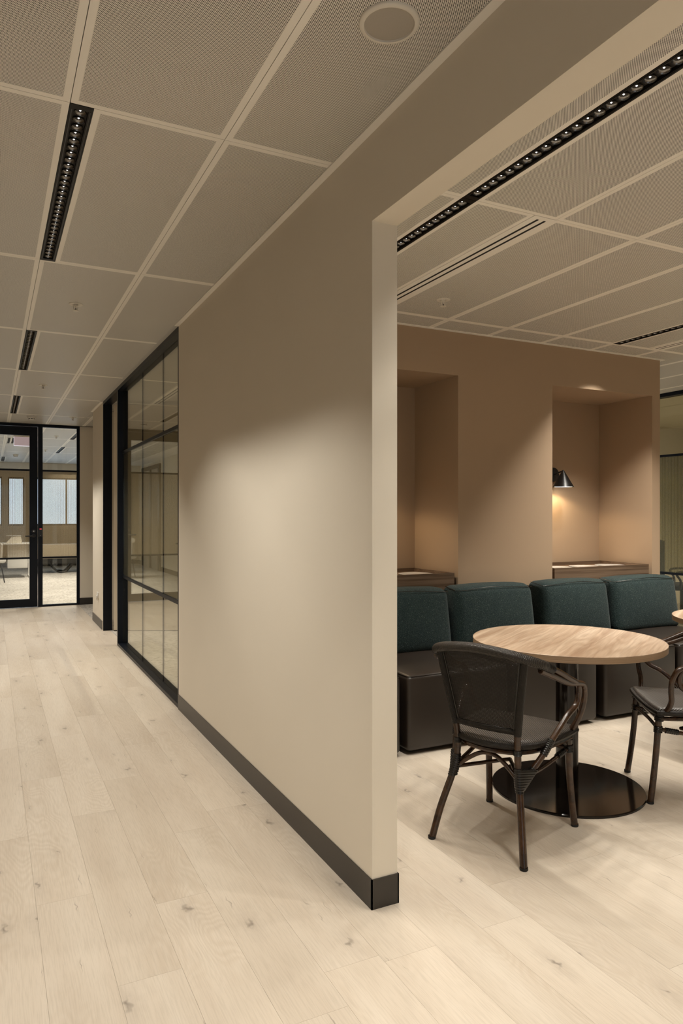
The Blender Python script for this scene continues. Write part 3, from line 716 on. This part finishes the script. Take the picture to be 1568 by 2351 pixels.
# wall power outlet
ol = thing('power_outlet', 'white power outlet with plug on the short wall past the doorway', 'outlet', (WX, 9.17, 0.345))
rbox('face_plate', 'white_plastic', 0.010, 0.115, 0.072, 0.003, 2, ol, (-0.005, 0, 0.03))
rbox('plug', 'white_plastic', 0.014, 0.040, 0.034, 0.004, 2, ol, (-0.016, -0.02, 0.015))
MB().tube(cr([(-0.018, -0.02, 0.0), (-0.020, -0.024, -0.02), (-0.014, -0.034, -0.032)], 4), 0.004, 8).build('cord_stub', 'speaker_grille', ol, True)

# ================================================================== NICHE FITTINGS
def cabinet(x0, x1, label, group):
    t = thing('niche_cabinet', label, 'cabinet', ((x0+x1)/2, YB+0.008, 0), group=group); h = (x1-x0)/2
    top = 0.946; D = NB-YB-0.05; lip = 0.026
    MB().box(-h, h, 0, 0.020, 0.10, top).build('front_panel', 'cab_wood', t)
    MB().box(-h, -h+0.018, 0.020, D, 0.10, top).build('side_panel', 'cab_wood', t)
    MB().box(h-0.018, h, 0.020, D, 0.10, top).build('side_panel', 'cab_wood', t)
    MB().box(-h+0.018, h-0.018, D-0.018, D, 0.10, top).build('back_panel', 'cab_wood', t)
    MB().box(-h+0.018, h-0.018, 0.020, D-0.018, top-lip-0.02, top-lip).build('tray_top', 'cab_wood', t)
    MB().box(-h+0.02, h-0.02, 0.03, D-0.02, 0, 0.10).build('plinth', 'black', t)
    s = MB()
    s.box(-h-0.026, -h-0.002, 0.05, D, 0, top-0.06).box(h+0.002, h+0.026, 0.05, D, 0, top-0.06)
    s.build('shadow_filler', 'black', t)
    for k, dx in enumerate((-0.235, 0.067, 0.369)):
        p = thing('round_disk', ('left', 'middle', 'right')[k]+' round white plate on the '+('left' if x0 < 3 else 'right')+' niche cabinet tray', 'disk', ((x0+x1)/2+dx, 4.535, top-lip+0.0008), group='round white disks on the niche cabinets')
        MB().lathe([(0.0001, 0.003), (0.110, 0.0035), (0.128, 0.006), (0.131, 0.005), (0.112, 0.0), (0.0001, 0.0)], 48).build('disk_body', 'disk', p, True)  # flat glossy white disks lying on the tray
    return t
cabinet(n1[0]+0.031, n1[1]-0.028, 'walnut tray-topped cabinet in the left niche', 'niche cabinets')
cabinet(n2[0]+0.031, n2[1]-0.031, 'walnut tray-topped cabinet in the right niche, under the lamp', 'niche cabinets')
def wall_lamp(x, label):
    t = thing('wall_lamp', label, 'lamp', (x, NB, 1.61), group='black cone wall lamps')
    r = MB().lathe([(0.0001, 0.022), (0.050, 0.022), (0.062, 0.017), (0.065, 0.0)], 40).build('wall_rose', 'black', t, True, (0.012, 0, 0.115)); r.rotation_euler = (math.pi/2, 0, 0)
    MB().tube(cr([(0.012, -0.02, 0.115), (0.006, -0.08, 0.128), (0.0, -0.145, 0.142)], 5), 0.0075, 10).build('arm', 'black', t, True)
    sh = MB().lathe([(0.004, 0.150), (0.010, 0.142), (0.0915, 0.0), (0.0895, 0.0), (0.008, 0.136), (0.0001, 0.138)], 48).build('shade', 'black', t, True, (0, -0.145, 0))
    MB().lathe([(0.0895, 0.003), (0.0001, 0.004)], 40).build('diffuser', 'bulb', sh, False)
    spot(t, (0, -0.145, -0.006), P_LAMP, 150, 0.35, (1.0, 0.74, 0.44), soft=0.03)
    return t
wall_lamp(4.492, 'black cone wall lamp in the right niche')
wall_lamp(2.478, 'black cone wall lamp lighting the left niche')

# ================================================================== SOFA
def sofa_module(x0, x1, label):
    w = x1-x0; t = thing('lounge_seat', label, 'sofa', ((x0+x1)/2, 3.43, 0), group='sofa modules along the niche wall')
    D = 0.79; zt = 0.452
    def puff(c):
        q = max(0, 1-(2*c.x/w)**2)*max(0, 1-(2*c.y/D)**2)
        if c.z > 0.1: c.z += 0.016*q
        if c.y < -D/2+0.1:
            c.y -= 0.010*max(0, 1-(2*c.x/w)**2)*max(0, 1-(c.z/0.25)**2)
        return c
    rbox('seat_block', 'leather', w, D, zt-0.022, 0.026, 4, t, (0, D/2, 0.022+(zt-0.022)/2), puff, 5)
    e = 0.006
    pts = [(-w/2+e, D-0.05, zt-0.004)]
    for sx, a0 in ((-1, 180), (1, 270)):
        for q in range(6):
            a = math.radians(a0+18*q); pts.append((sx*(w/2-e-0.024)+0.024*math.cos(a), e+0.024+0.024*math.sin(a), zt-0.004))
    pts.append((w/2-e, D-0.05, zt-0.004))
    MB().tube(pts, 0.0028, 6).build('seat_piping', 'leather', t, True)
    bh = 0.425; bd = 0.21
    def lean(c):
        k = (c.z+bh/2)/bh
        c.y += 0.055*(k-0.5)
        q = max(0, 1-(2*c.x/w)**2)*max(0, 1-(2*c.z/bh)**2)
        if c.y < 0: c.y -= 0.028*q
        if c.z > 0: c.z += 0.012*max(0, 1-(2*c.x/w)**2)
        c.x *= 1.0-0.030*k
        return c
    rbox('back_cushion', 'boucle', w-0.004, bd, bh, 0.062, 6, t, (0, 0.68, zt-0.014+bh/2), lean, 5)
    zt2 = zt-0.014+bh-0.040
    MB().tube(cr([(-w/2+0.03, 0.76, zt2+0.035), (-w/2+0.022, 0.66, zt2+0.024), (-w/2+0.045, 0.608, zt2+0.018), (0, 0.596, zt2+0.037), (w/2-0.045, 0.608, zt2+0.018), (w/2-0.022, 0.66, zt2+0.024)], 6), 0.0022, 6).build('cushion_seam', 'binding', t, True)
    f = MB()
    for sx in (-1, 1):
        for yy in (0.10, D-0.10): f.lathe([(0.022, 0), (0.024, 0.026)], 12, (sx*(w/2-0.09), yy, 0)).disc(0.022, 0.0, 12, (sx*(w/2-0.09), yy), False)
    f.build('glide_feet', 'rubber', t)
sofa_module(1.36, 2.075, 'dark sofa module partly hidden behind the cream jamb')
sofa_module(2.118, 2.838, 'dark sofa module behind the near rattan chair')
sofa_module(2.868, 3.578, 'dark sofa module directly behind the round table, second from jamb')
sofa_module(3.648, 4.333, 'dark sofa module below the left edge of the right niche')
sofa_module(4.360, 5.105, 'rightmost dark sofa module, its seat reaching the second table')

# ================================================================== TABLES
def table(x, y, label):
    t = thing('round_table', label, 'table', (x, y, 0), group='round pedestal tables')
    r, z, th = 0.464, 0.747, 0.030
    b = MB(); b.lathe([(r, -0.0015), (r-0.0015, 0.0)], 96).disc(r-0.0015, 0.0, 96)
    b.build('table_top', 'table_wood', t, False, (0, 0, z))
    MB().lathe([(r, 0), (r, -th+0.0015), (r-0.002, -th), (0.05, -th)], 96).build('edge_band', 'edge_wood', t, True, (0, 0, z-0.0015), 0.5)
    MB().lathe([(r+0.0004, -0.0022), (r+0.0004, -0.0008), (r-0.0012, 0.0006), (r-0.003, 0.0006)], 96).build('edge_highlight', 'table_wood', t, True, (0, 0, z))
    MB().box(-0.16, 0.16, -0.16, 0.16, z-th-0.012, z-th-0.0016).build('mounting_plate', 'black', t)
    MB().tube([(0, 0, 0.014), (0, 0, z-th-0.012)], 0.0545, 40).build('pedestal', 'bronze_disc', t, True)
    MB().lathe([(0.3695, 0.0), (0.3695, 0.008), (0.3665, 0.0125), (0.02, 0.0145)], 96).disc(0.3695, 0.0, 96, up=False).build('base_disc', 'bronze_disc', t, True, ang=0.5)
table(2.594, 2.688, 'round walnut table on black pedestal between the two rattan chairs')
table(4.135, 2.716, 'round walnut table at the right edge, only its rim showing')

# ================================================================== CHAIRS
def make_chair():
    t = thing('bistro_armchair', 'dark rattan bistro armchair seen from behind, left of table', 'chair', group='rattan bistro armchairs')
    R = 0.0135
    def wrap(pts, r, turns, name='cane_binding'):
        pts = cr(pts, 8); m = len(pts)
        fine = []
        for i in range(m-1):
            for q in range(8): fine.append(pts[i].lerp(pts[i+1], q/8))
        fine.append(pts[-1])
        MB().tube(fine, lambda u: r*(1+0.05*math.sin(u*turns*2*math.pi)), 12).build(name, 'binding', t, True, ang=1.5)
    for s in (-1, 1):
        # rear leg and back post
        rear = [(s*0.209, -0.252, 0.0), (s*0.186, -0.220, 0.13), (s*0.155, -0.176, 0.265), (s*0.143, -0.162, 0.33), (s*0.138, -0.160, 0.42), (s*0.144, -0.170, 0.50), (s*0.168, -0.192, 0.65), (s*0.194, -0.214, 0.795)]
        MB().tube(cr(rear, 6), lambda u: 0.0150-0.0015*u, 12).build('rear_leg', 'pole', t, True)
        MB().lathe([(0.0155, 0), (0.0165, 0.003), (0.0160, 0.012)], 16).disc(0.0155, 0, 16, up=False).build('foot_cap', 'rubber', t, True, (s*0.209, -0.252, 0))
        # woven cover of the upper post
        MB().tube(cr([(s*0.142, -0.168, 0.485), (s*0.158, -0.183, 0.585), (s*0.176, -0.199, 0.69), (s*0.194, -0.214, 0.80)], 5), 0.0158, 12).build('post_cover', 'post_weave', t, True)
        # front leg, slightly bowed
        fr = [(s*0.208, 0.252, 0.0), (s*0.201, 0.236, 0.12), (s*0.196, 0.222, 0.25), (s*0.196, 0.214, 0.36), (s*0.198, 0.210, 0.425)]
        MB().tube(cr(fr, 6), 0.0150, 12).build('front_leg', 'pole', t, True)
        MB().lathe([(0.0155, 0), (0.0165, 0.003), (0.0160, 0.012)], 16).disc(0.0155, 0, 16, up=False).build('foot_cap', 'rubber', t, True, (s*0.208, 0.252, 0))
        # long arm pole: from rail forward, round the front, back down to the rear leg
        A = [(s*0.246, -0.150, 0.776), (s*0.262, -0.060, 0.742), (s*0.276, 0.020, 0.702), (s*0.281, 0.080, 0.676), (s*0.277, 0.122, 0.655), (s*0.270, 0.142, 0.612), (s*0.262, 0.128, 0.566), (s*0.250, 0.066, 0.532), (s*0.228, -0.010, 0.462), (s*0.206, -0.060, 0.400), (s*0.178, -0.115, 0.338), (s*0.156, -0.150, 0.300)]
        MB().tube(cr(A, 6), 0.0128, 12).build('arm_pole', 'pole', t, True)
        B = [(s*0.240, -0.168, 0.760), (s*0.258, -0.060, 0.716), (s*0.272, 0.030, 0.680), (s*0.283, 0.100, 0.668), (s*0.287, 0.152, 0.650), (s*0.282, 0.176, 0.600), (s*0.272, 0.178, 0.550), (s*0.256, 0.172, 0.500), (s*0.236, 0.176, 0.464), (s*0.212, 0.186, 0.434)]
        MB().tube(cr(B, 6), 0.0128, 12).build('arm_pole', 'pole', t, True)
        # bindings
        wrap([(s*0.150, -0.170, 0.278), (s*0.143, -0.162, 0.318), (s*0.142, -0.161, 0.352)], 0.0185, 9)
        wrap([(s*0.160, -0.146, 0.298), (s*0.172, -0.126, 0.322), (s*0.182, -0.108, 0.346)], 0.0160, 7)
        wrap([(s*0.1385, -0.160, 0.402), (s*0.1385, -0.161, 0.424)], 0.0170, 4)
        wrap([(s*0.204, -0.064, 0.394), (s*0.214, -0.042, 0.424), (s*0.222, -0.022, 0.448)], 0.0160, 8)
        wrap([(s*0.1965, 0.215, 0.336), (s*0.196, 0.213, 0.366)], 0.0200, 4)
        wrap([(s*0.198, 0.211, 0.392), (s*0.198, 0.208, 0.430)], 0.0210, 5)
        wrap([(s*0.236, -0.172, 0.784), (s*0.252, -0.128, 0.768), (s*0.258, -0.100, 0.757)], 0.0205, 8)
        # webbing lashed round leg, arm pole and brace
        vs, fs, nr, ns = [], [], 40, 16
        for i in range(nr+1):
            u = i/nr; z = 0.262+0.086*u
            p = Vector((s*(0.1555-0.0135*u), -0.178+0.017*u, z)); q = Vector((s*(0.152+0.033*u), -0.172+0.066*u, z-0.004*u))
            ax = (q-p); ln = max(ax.length, 1e-4); ax.normalize() if ln > 1e-3 else None
            if ln <= 1e-3: ax = Vector((s, 0, 0))
            sd = Vector((-ax.y, ax.x, 0)); rr = 0.0172*(1+0.05*math.sin(u*9*2*math.pi))
            for k in range(ns):
                a = 2*math.pi*k/ns; c_ = math.cos(a); base = q if c_ > 0 else p
                vs.append(base+ax*(rr*c_)+sd*(rr*math.sin(a)))
        for i in range(nr):
            for k in range(ns): fs.append((i*ns+k, i*ns+(k+1) % ns, (i+1)*ns+(k+1) % ns, (i+1)*ns+k))
        fs += [tuple(range(ns-1, -1, -1)), tuple(range(nr*ns, (nr+1)*ns))]
        MB().add(vs, fs).build('corner_lashing', 'binding', t, True, ang=1.5)
        # side stretcher
        MB().tube(cr([(s*0.146, -0.158, 0.305), (s*0.172, 0.02, 0.318), (s*0.194, 0.212, 0.350)], 6), 0.0095, 10).build('side_stretcher', 'pole', t, True)
        wrap([(s*0.190, 0.180, 0.344), (s*0.184, 0.120, 0.335)], 0.0135, 6)
        # corner brace of the front leg
        MB().tube(cr([(s*0.194, 0.205, 0.352), (s*0.176, 0.200, 0.392), (s*0.120, 0.196, 0.414)], 5), 0.0080, 8).build('corner_brace', 'pole', t, True)
    # back brace (arched) and front stretcher
    MB().tube(cr([(-0.142, -0.160, 0.300), (-0.085, -0.150, 0.345), (-0.030, -0.142, 0.374), (0.030, -0.142, 0.374), (0.085, -0.150, 0.345), (0.142, -0.160, 0.300)], 6), 0.0092, 10).build('arched_brace', 'pole', t, True)
    MB().tube(cr([(-0.143, -0.158, 0.296), (-0.05, -0.02, 0.300), (0.0, 0.05, 0.302)], 6), 0.0085, 10).build('cross_stretcher', 'pole', t, True)
    MB().tube(cr([(0.143, -0.158, 0.296), (0.05, -0.02, 0.300), (0.0, 0.05, 0.302)], 6), 0.0085, 10).build('cross_stretcher', 'pole', t, True)
    MB().tube(cr([(-0.194, 0.214, 0.352), (0, 0.206, 0.352), (0.194, 0.214, 0.352)], 6), 0.0088, 10).build('front_stretcher', 'pole', t, True)
    # seat outline: wide straight front, rounded back
    def outline(off=0.0, n=64):
        pts = []
        key = [(-0.205, 0.228), (0.0, 0.240), (0.205, 0.228), (0.224, 0.200), (0.222, 0.10), (0.206, -0.02), (0.172, -0.110), (0.105, -0.172), (0.0, -0.196), (-0.105, -0.172), (-0.172, -0.110), (-0.206, -0.02), (-0.222, 0.10), (-0.224, 0.200)]
        K = [Vector((x, y, 0)) for x, y in key]; m = len(K)
        for i in range(m):
            a, b, c, d = K[i-1], K[i], K[(i+1) % m], K[(i+2) % m]
            for q in range(5):
                u = q/5; pts.append(0.5*((2*b)+(c-a)*u+(2*a-5*b+4*c-d)*u*u+(3*b-a-3*c+d)*u*u*u))
        out = []
        for p in pts:
            l = max(1e-6, (p-Vector((0, 0.03, 0))).length); q = p-(p-Vector((0, 0.03, 0)))/l*off; out.append((q.x, q.y))
        return out
    b = MB(); rings = [(0.010, 0.420), (0.000, 0.428), (0.000, 0.442), (0.006, 0.452), (0.020, 0.4565), (0.07, 0.4555), (0.14, 0.453)]
    n0 = len(outline()); vs = []
    for off, z in rings: vs += [(x, y, z) for x, y in outline(off)]
    fs = []
    for j in range(len(rings)-1):
        for i in range(n0): fs.append((j*n0+i, j*n0+(i+1) % n0, (j+1)*n0+(i+1) % n0, (j+1)*n0+i))
    fs.append(tuple(range((len(rings)-1)*n0, len(rings)*n0))); fs.append(tuple(range(n0-1, -1, -1)))
    b.add(vs, fs).build('seat', 'seat_weave', t, True, ang=1.2)
    rimp = [(x, y, 0.434) for x, y in outline(-0.001)]; rimp.append(rimp[0])
    MB().tube(rimp, 0.0125, 8, False).build('seat_rim', 'post_weave', t, True)
    ring = [(x, y, 0.404) for x, y in outline(0.022)]; ring.append(ring[0])
    MB().tube(ring, 0.0105, 8, False).build('seat_ring', 'pole', t, True)
    # back: sling panel, its frame and the woven top rail
    def bk(u, v):       # u -1..1, v 0..1 on the curved back
        z = 0.505+v*(0.792-0.505)
        hw = 0.128+v*0.046; y = -0.172-0.046*v
        return Vector((u*hw, y-0.028*(1-u*u)*(0.4+0.6*v), z+0.026*v*(1-u*u)))
    vs, fs = [], []; nu, nv = 16, 12
    for j in range(nv+1):
        for i in range(nu+1): vs.append(bk(-1+2*i/nu, j/nv))
    for j in range(nv):
        for i in range(nu): a = j*(nu+1)+i; fs.append((a, a+1, a+nu+2, a+nu+1))
    MB().add(vs, fs).build('sling_panel', 'sling', t, True)
    fr = [bk(-1, v/8) for v in range(0, 9)]+[bk(-1+2*i/12, 1) for i in range(1, 13)]+[bk(1, 1-v/8) for v in range(1, 9)]+[bk(1-2*i/12, 0) for i in range(1, 13)]
    MB().tube(fr, 0.0048, 8, False).build('panel_piping', 'binding', t, True)
    MB().tube([bk(-1.12+2.24*i/12, -0.03) for i in range(13)], 0.0120, 10).build('lower_rail', 'post_weave', t, True)
    rail = [(-0.252, -0.136, 0.772), (-0.238, -0.172, 0.786), (-0.200, -0.214, 0.804), (-0.13, -0.247, 0.822), (0, -0.262, 0.834), (0.13, -0.247, 0.822), (0.200, -0.214, 0.804), (0.238, -0.172, 0.786), (0.252, -0.136, 0.772)]
    MB().tube(cr(rail, 6), lambda u: 0.0205-0.003*(2*u-1)**4, 16).build('top_rail', 'rail_weave', t, True)
    return t
c1 = make_chair(); c1.location = (1.990, 2.431, 0); c1.rotation_euler = (0, 0, math.atan2(-0.916, 0.401))
c2 = copy_tree(c1); c2['label'] = 'dark rattan bistro armchair cut by the right edge, facing the table'
c2.location = (3.132, 2.3955, 0); c2.rotation_euler = (0, 0, math.atan2(0.826, 0.562))

# ================================================================== FAR OFFICE
sg = thing('exit_sign', 'lit pinkish hanging sign beyond the end door', 'sign', (0.505, 12.6, 2.475))
MB().box(-0.165, 0.165, -0.004, 0.004, 0.008, 0.150).build('sign_panel', 'sign_face', sg)
e = MB().box(-0.171, 0.171, -0.006, 0.006, 0.0, 0.008).box(-0.171, -0.165, -0.006, 0.006, 0.008, 0.150).box(0.165, 0.171, -0.006, 0.006, 0.008, 0.150)
e.build('lit_edge', 'sign_edge', sg)
MB().box(-0.175, 0.175, -0.03, 0.03, 0.150, 0.225).build('sign_housing', 'cream_door', sg)
gr = thing('air_grille', 'square black-slatted ceiling air grille beyond the end door', 'air vent', (0.40, 14.1, CZ))
MB().box(-0.16, -0.14, -0.55, 0.55, -0.004, 0.004).box(0.14, 0.16, -0.55, 0.55, -0.004, 0.004).box(-0.14, 0.14, -0.55, -0.53, -0.004, 0.004).box(-0.14, 0.14, 0.53, 0.55, -0.004, 0.004).build('grille_frame', 'ceil_white', gr)
for i in range(4): MB().box(-0.125+i*0.066, -0.088+i*0.066, -0.53, 0.53, -0.003, -0.001).build('slat_gap', 'slot_dark', gr)
for i in range(3): MB().box(-0.086+i*0.066, -0.061+i*0.066, -0.53, 0.53, -0.004, 0.004).build('slat', 'ceil_white', gr)
# low bench with curved sled legs
bn = thing('storage_bench', 'low beige cabinet on black curved sled legs beyond the sidelight', 'cabinet', (1.62, 18.0, 0))
rbox('body', 'cream_door', 1.5, 0.5, 0.33, 0.015, 3, bn, (0.1, 0, 0.50))
MB().box(-0.66, 0.86, -0.22, 0.22, 0.215, 0.335).build('base_frame', 'black', bn)
for xx in (-0.12, 0.62):
    MB().tube(cr([(xx-0.26, -0.2, 0.28), (xx-0.20, -0.2, 0.14), (xx-0.10, -0.2, 0.04), (xx, -0.2, 0.025), (xx+0.10, -0.2, 0.04), (xx+0.26, -0.2, 0.24)], 6), 0.024, 8).build('sled_leg', 'black', bn, True)
    MB().tube(cr([(xx-0.26, 0.2, 0.28), (xx-0.20, 0.2, 0.14), (xx-0.10, 0.2, 0.04), (xx, 0.2, 0.025), (xx+0.10, 0.2, 0.04), (xx+0.26, 0.2, 0.24)], 6), 0.024, 8).build('sled_leg', 'black', bn, True)
# white desk and tub chair behind the door
dk = thing('white_desk', 'white office desk seen through the end door', 'desk', (0.30, 17.0, 0))
rbox('desk_top', 'white_plastic', 1.0, 0.7, 0.03, 0.006, 2, dk, (0, 0, 0.735))
for sx in (-0.46, 0.46):
    MB().box(sx-0.02, sx+0.02, -0.32, 0.32, 0.0, 0.04).box(sx-0.02, sx+0.02, -0.03, 0.03, 0.04, 0.72).build('leg', 'white_plastic', dk)
rbox('drawer_unit', 'white_plastic', 0.40, 0.5, 0.5, 0.01, 2, dk, (0.22, 0, 0.46))
bx = thing('document_tray', 'cream tray of papers on the white desk', 'tray', (0.45, 16.95, 0.75))
b = MB(); b.add([(-0.16, -0.12, 0), (0.16, -0.12, 0), (0.16, 0.12, 0), (-0.16, 0.12, 0), (-0.04, -0.10, 0.13), (0.14, -0.10, 0.15), (0.14, 0.10, 0.15), (-0.04, 0.10, 0.13)], [(0, 3, 2, 1), (4, 5, 6, 7), (0, 1, 5, 4), (1, 2, 6, 5), (2, 3, 7, 6), (3, 0, 4, 7)])
b.build('tray_shell', 'paint_cream', bx)
MB().box(-0.15, 0.15, -0.11, 0.11, 0.151, 0.156).build('paper_stack', 'white_plastic', bx)
tc = thing('tub_chair', 'white tub chair at the left edge beyond the end door', 'chair', (-0.05, 15.8, 0), 0.5)
rbox('seat', 'white_plastic', 0.5, 0.5, 0.10, 0.04, 4, tc, (0, 0, 0.45))
b = MB(); vs = []; fs = []
for i in range(17):
    a = math.pi*(-0.1+1.2*i/16)
    for (r, z) in ((0.26, 0.42), (0.28, 0.78+0.10*math.sin(a)), (0.25, 0.79+0.10*math.sin(a)), (0.23, 0.42)): vs.append((r*math.cos(a), r*math.sin(a), z))
for i in range(16):
    for k in range(4): fs.append((i*4+k, i*4+(k+1) % 4, (i+1)*4+(k+1) % 4, (i+1)*4+k))
fs += [(0, 1, 2, 3), (67, 66, 65, 64)]
b.add(vs, fs).build('backrest', 'white_plastic', tc, True)
for sx in (-1, 1):
    for sy in (-1, 1): MB().tube([(sx*0.22, sy*0.22, 0), (sx*0.17, sy*0.17, 0.41)], 0.012, 8).build('leg', 'black', tc, True)

# room behind the right glass partition: swivel chair and table
oc = thing('swivel_chair', 'black swivel chair behind the far right glass partition', 'chair', (7.75, 6.05, 0), 0.8)
rbox('seat', 'rubber', 0.48, 0.48, 0.07, 0.03, 3, oc, (0, 0, 0.47))
rbox('backrest', 'rubber', 0.44, 0.05, 0.50, 0.02, 3, oc, (0, 0.25, 0.80))
MB().tube([(0, 0, 0.07), (0, 0, 0.44)], 0.03, 14).build('gas_column', 'black', oc, True)
for i in range(5):
    a = 2*math.pi*i/5
    l = MB().tube([(0.03*math.cos(a), 0.03*math.sin(a), 0.11), (0.30*math.cos(a), 0.30*math.sin(a), 0.065)], lambda u: 0.024-0.010*u, 8).build('base_arm', 'black', oc, True)
    MB().lathe([(0.0001, 0), (0.018, 0.004), (0.024, 0.025), (0.018, 0.046), (0.0001, 0.050)], 12).build('castor', 'rubber', l, True, (0.30*math.cos(a), 0.30*math.sin(a), 0))
for s in (-1, 1):
    MB().tube(cr([(s*0.24, 0.06, 0.46), (s*0.29, 0.06, 0.56), (s*0.29, 0.10, 0.66), (s*0.29, -0.12, 0.68)], 5), 0.014, 8).build('armrest', 'black', oc, True)
sp1 = bpy.data.lights.new('beam', 'SPOT')
rl = thing('linear_downlight', 'unseen linear downlight added to brighten the room behind the glass partition', 'light', (8.6, 5.0, CZ), group='recessed linear downlights')  # unseen lamp added to light the room behind the glass
MB().box(-0.036, 0.036, -0.78, 0.78, -0.002, 0.0).build('housing', 'black_fit', rl)
for yy in (-0.5, 0.5): spot(rl, (0, yy, -0.012), P_BEAM*4.0, 130, 0.6, BEAM)
ml = thing('linear_downlight', 'unseen linear downlight added to brighten the meeting room', 'light', (2.9, 7.2, CZ), group='recessed linear downlights')  # added out of view so the meeting room carpet is bright
MB().box(-0.036, 0.036, -0.78, 0.78, -0.002, 0.0).build('housing', 'black_fit', ml)
for yy in (-0.6, 0, 0.6): spot(ml, (0, yy, -0.012), P_BEAM*2.0, 130, 0.6, BEAM)
